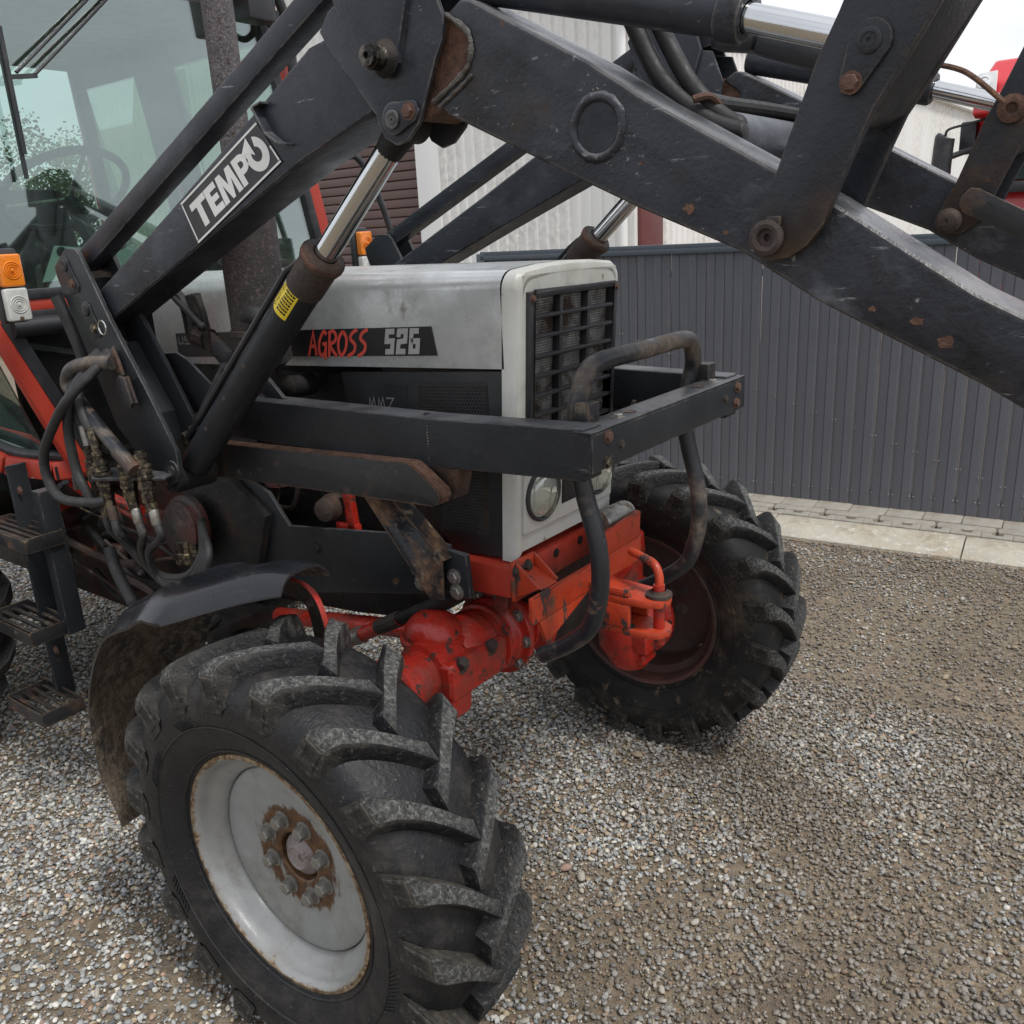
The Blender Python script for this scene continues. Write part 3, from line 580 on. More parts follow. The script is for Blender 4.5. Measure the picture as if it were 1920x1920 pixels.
# ---- trees beyond the yard, seen through the cab glass
def leaf_mat(n, c):
    m, t, b = new_mat(n); oi = coords(t); k = noise(t, oi, 1.3, 3, .6)
    lk(t, mixc(t, mapr(t, k, .35, .65), tuple(x*.6 for x in c), tuple(x*1.4 for x in c)), b.inputs['Base Color']); b.inputs['Roughness'].default_value = .6; return m
M['leaf'] = leaf_mat('leaves', (.075, .115, .030))
def tree(x, y, h, sp, seed, label):
    r = random.Random(seed); t = empty('leafy_tree', (x, y, 0)); tag(t, label, 'tree', 'trees beyond the yard')
    tr = MB(); tr.tube(smooth_path([(0,0,0),(r.uniform(-.1,.1),0,h*.25),(r.uniform(-.2,.2),r.uniform(-.2,.2),h*.55),(0,0,h*.8)], 4), [.16*h/5*(1-.07*i) for i in range(13)], 8)
    cl = []
    for i in range(9):
        a = r.uniform(0, 6.28); z0 = h*r.uniform(.25, .6); e = (math.cos(a)*sp*r.uniform(.4,.8), math.sin(a)*sp*r.uniform(.4,.8), z0+h*r.uniform(.1,.3))
        tr.tube([(0,0,z0), (e[0]*.5, e[1]*.5, z0+(e[2]-z0)*.6), e], [.05, .03, .012], 6); cl.append(e)
    tr.build('trunk', 'bark', t)
    lf = MB()
    for i in range(34): cl.append((r.gauss(0, sp*.42), r.gauss(0, sp*.42), h*r.uniform(.22, 1.0)))
    for c in cl:
        rad = r.uniform(.25, .6)*sp*.6
        for k in range(190):
            p = Vector((r.gauss(0,1), r.gauss(0,1), r.gauss(0,.8))).normalized()*rad*r.random()**.4 + Vector(c)
            if p.z < .1: continue
            e = Euler((r.uniform(0,3.1), r.uniform(0,3.1), r.uniform(0,6.2))).to_matrix(); s = r.uniform(.024, .05)
            lf.add([p+e@Vector(q)*s for q in ((-.5,-1,0),(.5,-1,.1),(.55,.2,0),(0,1.1,-.1),(-.55,.2,0))], [(0,1,2,3,4)])
    lf.build('crown', 'leaf', t, smooth=False)
tree(-21.5, 8.6, 4.6, 1.9, 1, 'green tree in the middle behind the cab glass')
tree(-23, 11.4, 4.6, 2.0, 2, 'lower green tree nearest the warehouse behind the cab')
tree(-22, 5.8, 5.0, 2.1, 3, 'taller green tree leftmost behind the cab glass')
# ================================================================== TRACTOR
M['hub'] = paint('dusty_hub', (.22, .19, .18), .6, .1, .25, 14, [((.10, .06, .045), 16, .58, .68, .8, None)], (60, .3))
M['dim2_ink'] = paint('worn_emblem', (.22, .22, .22), .5, 0, .1, 30, [], None)
M['red_deep'] = paint('grimy_red_cover', (.11, .012, .009), .5, 0, .3, 8, [((.015,.012,.011), 7, .50, .62, .5, None)], (50, .3))
T = empty('tractor'); tag(T, 'red and silver tractor with black side panels parked on gravel', 'tractor')
def disc_mat():
    m = paint('grey_rim_disc_rust', (.30, .315, .305), .45, .25, .16, 6, [((.22, .21, .185), 4.5, .48, .7, .6, None), ((.15, .07, .03), 30, .71, .74, .85, None)], (50, .06))
    t = m.node_tree; b = t.nodes['Principled BSDF']; c0 = b.inputs['Base Color'].links[0].from_socket
    v = coords(t); s = t.nodes.new('ShaderNodeSeparateXYZ'); lk(t, v, s.inputs[0])
    r2 = math2(t, 'SQRT', math2(t, 'ADD', math2(t, 'MULTIPLY', s.outputs[0], s.outputs[0]), math2(t, 'MULTIPLY', s.outputs[2], s.outputs[2])), 0)
    f = math2(t, 'ADD', mapr(t, r2, .108, .150, .70, -.20), math2(t, 'MULTIPLY', math2(t, 'SUBTRACT', noise(t, coords(t, (1, 1, .35)), 30, 6, .7), .5), 1.7))
    rc = mixc(t, mapr(t, noise(t, v, 60, 5, .7), .35, .65), (.060, .030, .015), (.15, .075, .032))
    lk(t, mixc(t, mapr(t, f, .35, .52), c0, rc), b.inputs['Base Color']); return m
M['rim_disc_rust'] = disc_mat()
RC = [(.270,.105),(.300,.122),(.335,.136),(.375,.1425),(.41,.139),(.432,.128),(.445,.108),(.452,.075),(.456,.035),(.457,0)]
def rad_at(y):
    y = abs(y)
    pts = sorted([(h, r) for r, h in RC if r > .40], reverse=False)
    for (h0, r0), (h1, r1) in zip(pts, pts[1:]):
        if h0 <= y <= h1: return r0 + (r1-r0)*(y-h0)/(h1-h0)
    return pts[-1][1]
def lug_mesh(sd, mat):
    """one tread bar, running from the shoulder at angle 0 to past the centre line"""
    secs = []
    stn = [(.1435, .396, .404, 1.2, .022), (.1435, .405, .430, 1.0, .026), (.143, .410, .464, .2, .029), (.134, .42, .4810, -.6, .0300), (.120, None, .4875, -1.8, .0255), (.09, None, .4910, -4.2, .0230), (.06, None, .4930, -7.2, .0220),
           (.03, None, .4935, -10.6, .0220), (.004, None, .4935, -13.8, .0225), (-.020, None, .4935, -16.6, .0255)]
    for y, rb, rt_, a, hw in stn:
        rb_ = (rad_at(y) - .006) if rb is None else rb - .012
        wt = hw/rt_*57.3; wb_ = (hw+.005)/rb_*57.3
        sh = 1.0 if y > .12 else 1.06
        secs.append([(rb_, a+wb_*sh, y), (rt_-.006, a+wt, y), (rt_, a+wt*.80, y), (rt_, a-wt*.80, y), (rt_-.006, a-wt, y), (rb_, a-wb_*sh, y)])
    vs_ = []
    for s in secs:
        for r, a, y in s: vs_.append((r*math.cos(R(a)), sd*y, r*math.sin(R(a))))
    k = 6; fs = []
    for i in range(len(secs)-1):
        for j in range(k-1): fs.append((i*k+j, i*k+j+1, (i+1)*k+j+1, (i+1)*k+j))
    fs += [tuple(range(k)), tuple(range((len(secs)-1)*k, len(secs)*k))]
    b = MB(); b.add(vs_, fs)
    for q in range(len(fs)-2):
        if q % 5 == 2 and q//5 >= 2: b.mi[q] = 1
    # recessed pocket in the shoulder end of the bar
    P = lambda r, a, y: (r*math.cos(R(a)), sd*y, r*math.sin(R(a)))
    o = [P(.400,3.6,.1452), P(.458,2.9,.1462), P(.458,-2.3,.1462), P(.400,-2.0,.1452)]; n = [P(.410,2.5,.1452), P(.450,2.0,.1462), P(.450,-1.3,.1462), P(.410,-1.0,.1452)]
    f_ = [P(.412,2.4,.1440), P(.449,1.9,.1440), P(.449,-1.2,.1440), P(.412,-.9,.1440)]; w_ = [P(.398,3.7,.1425), P(.460,3.0,.1425), P(.460,-2.4,.1425), P(.398,-2.1,.1425)]
    b.add(o+n+f_+w_, [(i, (i+1) % 4, 4+(i+1) % 4, 4+i) for i in range(4)] + [(4+i, 4+(i+1) % 4, 8+(i+1) % 4, 8+i) for i in range(4)] + [(8,9,10,11)] + [(12+i, 12+(i+1) % 4, (i+1) % 4, i) for i in range(4)])
    return b.mesh('tread_lug', [mat, M['lug_top']], .0034, 30)
def front_wheel(sgn, rimm, discm, tyrem, lugm):
    c = (0, sgn*.7727, .475); ax = (0, sgn, 0)
    prof = [(.268,.098),(.274,.103),(.272,.110),(.264,.111),(.257,.105),(.252,.095),(.249,.084),(.240,.076),(.224,.066),(.218,.056),(.217,.046),(.217,-.02),(.225,-.045),(.247,-.06),(.250,-.09),(.258,-.105),(.268,-.110),(.273,-.104),(.267,-.096)]
    w = MB().lathe(prof, (0,0,0), ax, 72).build('front_wheel', rimm, T); w.location = c; w.rotation_euler = (0, 0, R(1.75))
    MB().lathe([(.2165,.044),(.213,.052),(.204,.056),(.170,.054),(.140,.047),(.120,.043),(.060,.043),(.056,.040),(.056,.022),(.052,.012),(0,.012)], (0,0,0), ax, 64).build('wheel_disc', discm, w)
    MB().lathe([(.050,.013),(.049,.030),(.045,.036),(.034,.041),(.030,.047),(.026,.049),(.022,.046),(0,.046)], (0,0,0), ax, 32).build('hub_cap', 'hub', w)
    full = RC + [(r, -h) for r, h in RC[-2::-1]]
    MB().lathe(full, (0,0,0), ax, 96).build('tyre', tyrem, w)
    b = MB()
    for rr, hh in ((.283,.1145),(.347,.1385)):
        for s in (1, -1): b.lathe([(rr-.003,s*(hh-.002)),(rr,s*(hh+.002)),(rr+.003,s*(hh-.001+.002))], (0,0,0), ax, 72)
    b.build('sidewall_rib', tyrem, w)
    b = MB()
    for a0, n_, r0, r1, sl in ((112,7,.352,.372,3),(96,5,.375,.385,0),(148,9,.350,.366,-3),(-24,12,.352,.374,4),(200,8,.35,.37,3),(250,10,.35,.368,-2)):
        for k in range(n_):
            a = a0 + k*1.7; p0 = Vector((r0*math.cos(R(a)), sgn*.1400, r0*math.sin(R(a)))); p1 = Vector((r1*math.cos(R(a+sl)), sgn*.1422, r1*math.sin(R(a+sl)))); b.bar(p0, p1, .003, .003, (0,1,0))
    b.build('sidewall_marks', tyrem, w)
    ml = {s: lug_mesh(s, M[lugm]) for s in (1, -1)}
    for s, a0 in ((sgn, 60.3), (-sgn, 51.2)):
        for i in range(19): link('tread_lug', ml[s], w, Matrix.Rotation(-R(a0 + i*360/19), 4, 'Y'))
    for i in range(8):
        a = R(22 + 45*i); bolt(w, (.0885*math.cos(a), sgn*.043, .0885*math.sin(a)), ax, .0145, .024, 'zinc', 'wheel_nut')
    return w
W1 = front_wheel(-1, 'rim', 'rim_disc_rust', 'rubber', 'lug')
W2 = front_wheel(1, 'rim_far', 'rim_far', 'rubber_mud', 'lug')
# rear wheels (only the front edge of the near one shows)
def rear_wheel(sgn):
    ax = (0, sgn, 0)
    w = MB().lathe([(.47,.14),(.48,.15),(.46,.155),(.43,.10),(.40,.05),(.2,.04),(.1,.03),(0,.03)], (0,0,0), ax, 48).build('rear_wheel', 'rim', T); w.location = (-2.42, sgn*.80, .78)
    P = [(.47,.14),(.55,.185),(.64,.20),(.70,.185),(.725,.14),(.735,.0)]
    MB().lathe(P + [(r, -h) for r, h in P[-2::-1]], (0,0,0), ax, 64).build('tyre', 'rubber', w)
    for s in (1, -1):
        b = MB(); vs_ = []
        st = [(.205,.64,.66,2),(.20,.68,.74,.5),(.16,.71,.775,-2),(.08,.725,.782,-8),(-.02,.73,.784,-15)]
        for y, rb, rt_, a in st:
            for r, o in ((rb, 3.2), (rt_, 2.2), (rt_, -2.2), (rb, -3.2)): vs_.append((r*math.cos(R(a+o)), s*y, r*math.sin(R(a+o))))
        fs = [(i*4+j, i*4+j+1, i*4+j+5, i*4+j+4) for i in range(4) for j in range(3)] + [(0,1,2,3), (16,17,18,19)]
        me = b.add(vs_, fs).mesh('tread_lug', M['rubber'], .005)
        for i in range(18): link('tread_lug', me, w, Matrix.Rotation(-R(i*20 + (10 if s > 0 else 0)), 4, 'Y'))
rear_wheel(-1); rear_wheel(1)

# ---- bonnet
def sect(x, zb, hw=.215, zt=1.600, top=1.640, crown=1.649):
    pts = [(-hw, zb), (-hw, zt)]
    for i in range(1, 7):
        a = R(90*i/6); pts.append((-hw+.042*(1-math.cos(a)), zt+(top-zt)*math.sin(a)))
    pts += [(-.09, crown-.002), (0, crown)]
    pts += [(-y, z) for y, z in pts[-2::-1]]
    return [(x, y, z) for y, z in pts]
def loft(secs, b=None):
    b = b or MB(); n = len(secs[0]); vs_ = [p for s in secs for p in s]
    b.add(vs_, [(i*n+j, i*n+j+1, (i+1)*n+j+1, (i+1)*n+j) for i in range(len(secs)-1) for j in range(n-1)]); return b
hb = loft([sect(x, 1.385 + (x+1.2)*.0325, zt=1.597+.012*(x+1.2)*.1) for x in (-1.2, -.8, -.4, 0, .157)])
# turned-in lower lip of the bonnet
for s in (-1, 1): hb.add([(-1.2, s*.215, 1.385), (.155, s*.215, 1.429), (.155, s*.19, 1.424), (-1.2, s*.19, 1.380)], [(0,1,2,3)])
hood = hb.build('bonnet', 'silver', T, ang=40)
xf = lambda z: .203 - .062*(1.6 - z)
def capsec(off, inset, zb=.972):
    s = [list(p) for p in sect(0, zb)]
    o = []
    for p in s:
        y, z = p[1], p[2]
        if inset: y = y*(1-inset/.215); z = z - inset*(1 if z > 1.5 else -1 if z < 1.0 else 0)
        o.append((xf(z) + off, y, z))
    return o
cb = loft([capsec(-.042, 0), capsec(-.013, 0), capsec(-.003, .006), capsec(0, .016), capsec(0, .022)])
o_ = capsec(0, .022); cb.add(o_, [])   # front face built as frame pieces below
nose = cb.build('nose_cowl', 'silver_front', T, ang=40)
b = MB()
def fr(y0, y1, z0, z1, off=0.0, dep=.012):
    b.add([(xf(z0)+off-dep, y0, z0), (xf(z0)+off-dep, y1, z0), (xf(z1)+off-dep, y1, z1), (xf(z1)+off-dep, y0, z1), (xf(z0)+off, y0, z0), (xf(z0)+off, y1, z0), (xf(z1)+off, y1, z1), (xf(z1)+off, y0, z1)],
          [(0,3,2,1),(4,5,6,7),(0,1,5,4),(1,2,6,5),(2,3,7,6),(3,0,4,7)])
GY, GZ0, GZ1 = .183, 1.232, 1.592
fr(-.193, .193, GZ1, 1.627); fr(-.193, -GY, GZ0, GZ1); fr(GY, .193, GZ0, GZ1); fr(-.193, .193, .994, GZ0)
b.build('front_panel', 'silver_front', nose)
b = MB(); fr(-.196, .196, 1.036, 1.205, .010, .012); b.build('headlamp_panel', 'silver_front', nose, bevel=.009, seg=3)
# grille
b = MB(); fr(-GY, -.168, GZ0, GZ1, .014, .03); fr(.168, GY, GZ0, GZ1, .014, .03); fr(-.168, .168, 1.578, GZ1, .014, .03); fr(-.168, .168, GZ0, 1.245, .014, .03)
gr = b.build('grille', 'plastic', T, bevel=.005)
for y in (-.058, .058):
    b = MB(); fr(y-.006, y+.006, 1.246, 1.577, .010, .020); b.build('grille_bar', 'plastic', gr, bevel=.002)
for i in range(7):
    z = 1.578 - .0443*(i+1) + .003
    b = MB(); fr(-.167, .167, z-.004, z+.004, .012, .020); b.build('grille_bar', 'plastic', gr, bevel=.002)
b = MB()
for i in range(58):
    y = -.168 + i*.0059; fr(y-.0009, y+.0009, 1.246, 1.578, -.012, .0014)
for i in range(56):
    z = 1.247 + i*.0059; fr(-.168, .168, z-.0009, z+.0009, -.0105, .0014)
sc2 = b.build('radiator_screen', 'mesh', gr, smooth=False)
for y in (-.176, .176): bolt(gr, (xf(1.578)+.014, y, 1.578), (1,0,0), .006, .006, 'bolt_rust', 'screw')
b = MB(); b.box((-.25,-.19,.99),(.10,.19,1.57)); b.build('radiator', 'dark', T)
# headlamps
for s in (-1, 1):
    z = 1.124; c = (xf(z)+.010, s*.126, z); ax = (1, 0, -.062)
    h = MB().lathe([(.068,-.004),(.068,.006),(.064,.010),(.060,.008),(.058,-.002)], c, ax, 40).build('headlamp', 'plastic', nose)
    MB().lathe([(.059,-.001),(.050,-.010),(.03,-.022),(.0,-.026)], c, ax, 32).build('reflector', 'lamp_reflector', T)
    lb = MB().lathe([(.060,.003),(.056,.010),(.045,.016),(.028,.020),(.0,.022)], c, ax, 40)
    for k in range(-9, 10):
        y = s*.126 + k*.006; hh = math.sqrt(max(0, .053**2 - (k*.006)**2))
        if hh > .01: lb.bar((c[0]+.006+.014*(1-(k/10)**2), y, z-hh*.98), (c[0]+.006+.014*(1-(k/10)**2)+.001, y, z-hh*.2), .0012, .0016, (0,1,0))
    lb.build('lamp_lens', 'lampglass', T, ang=40)
M['vent_lattice'] = paint('vent_lattice', (.035, .036, .037), .5, 0, .2, 20, [], None)
def hexvent(name, org, u, v, nu, nv, pitch, par, mat='vent_lattice', w=.72):
    b = MB(); U_, V_ = Vector(u).normalized(), Vector(v).normalized(); N_ = U_.cross(V_)
    r = pitch/math.sqrt(3)
    for j in range(nv):
        for i in range(nu):
            c = Vector(org) + U_*(pitch*(i + .5*(j % 2))) + V_*(pitch*.866*j); vs_ = []
            for rr in (r, r*w):
                for k in range(6): a = R(60*k+30); vs_.append(c + U_*math.cos(a)*rr + V_*math.sin(a)*rr)
            b.add(vs_, [(k, (k+1) % 6, 6+(k+1) % 6, 6+k) for k in range(6)])
    return b.build(name, mat, par, smooth=False)
zc = 1.085; hexvent('vent_mesh', (xf(zc)+.0125, -.036, zc), (0,1,0), (-.0,0,1) if False else (.062,0,1), 9, 13, .0088, nose)
b = MB(); fr(-.044, .044, 1.075, 1.188, .0112, .001); b.build('vent_backing', 'dark', nose)
# bonnet side band, letters
def quadmap(q):   # q: left-top, right-top, right-bottom, left-bottom (3D)
    A_, B_, C_, D_ = [Vector(p) for p in q]
    return lambda u, v: (D_*(1-u)+C_*u)*(1-v) + (A_*(1-u)+B_*u)*v
def ribbon(b, pts, w, f, off=(0,-.0004,0), asp=1.0):
    """mitred stroke along pts (u,v); w in v units, asp = u-length / v-length"""
    P = [Vector((p[0]*asp, p[1], 0)) for p in pts]; n = len(P); O = Vector(off); vs_ = []
    for i in range(n):
        d0 = (P[i]-P[i-1]).normalized() if i else (P[1]-P[0]).normalized(); d1 = (P[i+1]-P[i]).normalized() if i < n-1 else d0
        nn = Vector((-(d0.y+d1.y), d0.x+d1.x, 0)); nn = nn.normalized() if nn.length > 1e-4 else Vector((-d0.y, d0.x, 0))
        k = 1/max(.5, nn.dot(Vector((-d0.y, d0.x, 0))))
        for s in (1, -1): q = P[i] + nn*(s*w/2*k); vs_.append(f(q.x/asp, q.y) + O)
    b.add(vs_, [(2*i, 2*i+1, 2*i+3, 2*i+2) for i in range(n-1)])
bd = MB(); bd.prism([(-1.09,-.2155,1.478),(-.049,-.2155,1.519),(-.036,-.2155,1.452),(-1.09,-.2155,1.408)], (0,-.0016,0)); band = bd.build('name_band', 'black_ink', hood)
f = quadmap([(-.478,-.2174,1.500),(-.250,-.2174,1.510),(-.262,-.2174,1.441),(-.490,-.2174,1.431)]); b = MB(); k = 0
letters = {'A': [[(0,0),(.45,1),(.8,.02)],[(.12,.38),(.72,.42)]], 'G': [[(.85,.86),(.55,.98),(.15,.6),(.12,.2),(.4,.02),(.75,.2),(.78,.45)],[(.45,.48),(.8,.50),(.78,-.14)]],
 'R': [[(.18,-.02),(.2,.97)],[(.05,.9),(.5,1),(.82,.8),(.7,.58),(.24,.42),(.92,-.02)]], 'O': [[(.5,.98),(.15,.7),(.1,.3),(.4,.02),(.8,.25),(.88,.7),(.5,.98)]],
 'S': [[(.95,1.02),(.45,.88),(.3,.66),(.75,.42),(.62,.14),(.05,-.02)]]}
for i, ch in enumerate('AGROSS'):
    u0 = i*.162; 
    for st in letters[ch]:
        ribbon(b, [(q[0], q[1]) for q in smooth_path([(u0 + p[0]*.165, .04+.92*p[1], 0) for p in st], 5 if len(st) > 3 else 1)], .135, f, (0, -.0002*(k % 5), 0), 3.3); k += 1
b.build('name_letters', 'red_ink', band, smooth=False)
f = quadmap([(-.200,-.2174,1.511),(-.080,-.2174,1.516),(-.088,-.2174,1.453),(-.212,-.2174,1.447)]); b = MB(); k = 0
digits = {'5': [(.92,.88),(.18,.88),(.14,.52),(.78,.52),(.74,.12),(.06,.12)], '2': [(.12,.66),(.16,.88),(.86,.88),(.82,.52),(.16,.48),(.10,.12),(.86,.12)], '6': [(.92,.88),(.20,.88),(.12,.12),(.80,.12),(.84,.50),(.10,.50)]}
for i, ch in enumerate('526'):
    ribbon(b, [((i + .09 + p[0]*.80)*.335, p[1]) for p in digits[ch]], .21, f, (0, -.0002*i, 0), 1.95)
b.build('model_number', 'grey_ink', band, smooth=False)
f = quadmap([(-1.080,-.2174,1.470),(-1.02,-.2174,1.472),(-1.02,-.2174,1.447),(-1.080,-.2174,1.445)]); b = MB()
ribbon(b, [(.05,.95),(.05,.2),(.2,.08),(.4,.2),(.4,.95)], .2, f, (0,0,0), 2.4); ribbon(b, [(.95,.9),(.6,.88),(.58,.55),(.92,.5),(.92,.1),(.55,.1)], .2, f, (0,0,0), 2.4); b.build('name_letters', 'dim_ink', band, smooth=False)
# black side panels with vents
for s in (-1, 1):
    b = MB(); b.xz([(-.385,1.395),(.152,1.423),(.118,.974),(-.03,.966),(-.09,1.02),(-.16,1.2),(-.37,1.29)], s*.206, s*.196)
    sp_ = b.build('side_panel', 'side_panel', T, bevel=.002)
    if s < 0:
        hexvent('vent_mesh', (-.105,-.2075,1.285), (1,0,.055), (0,0,1), 22, 13, .0092, sp_); hexvent('vent_mesh', (-.065,-.2075,1.025), (1,0,.03), (0,0,1), 15, 21, .0092, sp_)
        b = MB(); b.prism([(-.115,-.2062,1.275),(.10,-.2062,1.287),(.10,-.2062,1.388),(-.115,-.2062,1.376)], (0,-.0006,0)); b.prism([(-.075,-.2062,1.016),(.08,-.2062,1.022),(.088,-.2062,1.205),(-.07,-.2062,1.198)], (0,-.0006,0)); b.build('vent_backing', 'dark', sp_)
        f = quadmap([(-.290,-.2092,1.337),(-.195,-.2092,1.342),(-.195,-.2092,1.310),(-.290,-.2092,1.305)]); b = MB()
        for i, st in enumerate(([(.02,.05),(.06,.95),(.13,.3),(.22,.95),(.27,.05)], [(.36,.05),(.40,.95),(.47,.3),(.56,.95),(.61,.05)], [(.68,.92),(.95,.92),(.72,.08),(1.0,.08)])): ribbon(b, st, .13, f, (0,0,0), 3.5)
        b.build('emblem_letters', 'dim2_ink', sp_, smooth=False)
        b = MB(); b.xz([(-.32,1.31),(-.155,1.318),(-.150,1.372),(-.155,1.376),(-.32,1.368)], -.2062, -.2075); b.build('emblem_plate', 'side_panel', sp_)
# red front frame under the nose
b = MB(); b.prism([(-.35,-.238,.872),(.158,-.238,.888),(.164,-.238,.968),(-.35,-.238,.952)], (0,.476,0)); ff = b.build('front_frame', 'red', T, bevel=.006)
for y in (-.19, -.05, .06): bolt(ff, (.163, y, .945), (1,0,-.05), .008, .004, 'dark', 'hole_plug')
b = MB()
# engine, gearbox, sump
b = MB(); b.box((-1.15,-.15,.80),(-.10,.15,1.38)); b.box((-1.0,-.17,.95),(-.3,.17,1.2)); en = b.build('engine_block', 'dark', T, bevel=.02)
MB().prism([(-.95,-.14,.80),(-.15,-.14,.80),(-.22,-.14,.70),(-.5,-.14,.66),(-.95,-.14,.62)], (0,.28,0)).build('sump', 'dark', T, bevel=.02)
b = MB(); b.box((-2.9,-.25,.46),(-1.12,.25,1.08)); b.box((-2.0,-.29,.56),(-1.5,.29,.95)); b.box((-1.45,-.31,.66),(-1.25,.31,.9)); b.box((-1.12,-.22,.62),(-.9,.22,1.1)); b.build('gearbox', 'red_dark', T, bevel=.03)
b = MB(); b.cyl((-2.5,-.7,.78),(-2.5,.7,.78),.11,20); b.build('rear_axle', 'red_dark', T)
# engine bits seen through the gap
b = MB(); b.lathe([(.05,0),(.05,.10),(.045,.105),(.045,.13),(.03,.14),(0,.14)], (-.65,-.24,1.20), (0,0,-1), 24); b.build('filter_bowl', 'red_dark', T)
b = MB(); b.lathe([(.0,0),(.035,0),(.038,.02),(.03,.06),(.012,.07),(0,.07)], (-.42,-.24,1.04), (.2,-1,0), 20); b.build('horn', 'rust_dark', T)
b = MB(); b.bar((-.36,-.25,1.10),(-.35,-.25,.98),.03,.02,(0,1,0)); b.bar((-.41,-.25,.985),(-.33,-.25,.985),.03,.02,(0,1,0)); b.build('engine_bracket', 'red_axle', T, bevel=.003)
b = MB(); b.tube(smooth_path([(-.72,-.24,.98),(-.66,-.25,1.0),(-.60,-.25,1.01),(-.565,-.25,1.06),(-.56,-.25,1.13)],5),.008,8); b.build('fuel_pipe', 'red_dark', T)
b = MB(); b.tube(smooth_path([(-.80,-.27,.975),(-.76,-.28,1.0),(-.72,-.27,.99)],5),.0022,5); b.tube([(-.66,-.27,.95),(-.60,-.27,1.12)],.002,5); b.build('copper_wire', 'brass', T)
b = MB(); b.prism([(-.78,-.285,.93),(-.70,-.285,.94),(-.66,-.285,.935),(-.66,-.285,.90),(-.69,-.285,.872),(-.74,-.285,.88)], (0,.02,0)); b.build('mounting_lug', 'red', T, bevel=.006)
b = MB(); b.sphere((-.70,-.27,.975), .022, 10, 7); b.build('plug', 'red_axle', T)
# exhaust
ex = MB().lathe([(.012,1.41),(.05,1.42),(.071,1.44),(.072,1.80),(.070,1.815),(.04,1.845),(.034,1.86),(0,1.86)], (-.535,-.325,0), (0,0,1), 32).build('exhaust', 'muffler', T)
MB().lathe([(.036,1.845),(.036,2.9),(.032,2.9),(.032,1.9)], (-.535,-.325,0), (0,0,1), 28).build('exhaust_pipe', 'pipe', ex)
MB().lathe([(.074,1.50),(.076,1.502),(.076,1.515),(.074,1.517)], (-.535,-.325,0), (0,0,1), 32).build('clamp_band', 'rust_dark', ex)
MB().tube(smooth_path([(-.535,-.325,1.42),(-.535,-.31,1.38),(-.54,-.25,1.355),(-.55,-.17,1.35)],6), .030, 14).build('exhaust_elbow', 'dark', ex)

# ---- front axle (red castings)
ax_ = MB()
ax_.lathe([(0,-.30),(.075,-.30),(.09,-.27),(.092,-.20),(.085,-.19),(.085,-.14),(.10,-.13),(.10,-.11),(.085,-.10),(.085,-.02),(.118,-.012),(.118,.012),(.10,.02),(.105,.06),(.09,.12),(.075,.2),(.07,.50),(0,.50)], (0.0,0,.715), (0,1,0), 36)
ax_.box((-.06,-.30,.66),(.06,-.10,.70))
axle = ax_.build('front_axle', 'red_axle', T, bevel=.004)
b = MB(); b.sphere((-.03,-.315,.785), .075, 20, 12, (1.0,.95,.8)); b.lathe([(.083,.0),(.083,.012),(.075,.016)], (-.03,-.315,.77), (0,0,1), 28); b.build('gear_cover', 'red_axle', axle)
b = MB(); b.lathe([(0,-.50),(.056,-.50),(.064,-.492),(.064,-.40),(.078,-.395),(.08,-.31),(.07,-.30)], (.0,0,.715), (0,1,0), 32); b.build('axle_sleeve', 'red_axle', axle)
b = MB(); b.box((.02,-.40,.66),(.095,-.18,.76)); b.prism([(.02,-.40,.66),(.09,-.40,.68),(.08,-.40,.60),(.0,-.40,.60)], (0,.09,0)); b.build('clamp_block', 'red_axle', axle, bevel=.02, seg=3)
for y in (-.355, -.245): bolt(axle, (.085, y, .745), (.75,-.1,.65), .015, .026, 'rust_dark')
b = MB()
for y, r in ((-.165,.092),(-.07,.091),(-.045,.090),(.05,.112)): b.lathe([(r-.006,-.006),(r+.003,-.003),(r+.003,.003),(r-.006,.006)], (0,y,.715), (0,1,0), 36)
b.build('casting_rib', 'red_axle', axle)
for i, (yy, a, rr) in enumerate([(-.012,60,.100),(-.012,20,.100),(-.012,-20,.100),(-.012,-60,.100),(-.012,100,.100)]): bolt(axle, (rr*math.cos(R(a)), yy, .715+rr*math.sin(R(a))), (0,-1,0), .012, .010, 'zinc')
b = MB(); b.lathe([(.085,-.012),(.117,-.009),(.119,-.005),(.119,.006),(.115,.010),(.085,.012)], (0,-.105,.715), (0,1,0), 40); b.build('axle_flange', 'red_axle', axle)
for a in (78, 38, -2, -42, 118): bolt(axle, (.103*math.cos(R(a)), -.115, .715+.103*math.sin(R(a))), (0,-1,0), .012, .011, 'zinc')
b = MB(); b.prism([(.02,-.14,.80),(.06,-.14,.79),(.06,-.12,.85),(.03,-.12,.86)], (0,.012,0)); b.build('lifting_lug', 'red_axle', axle, bevel=.003)
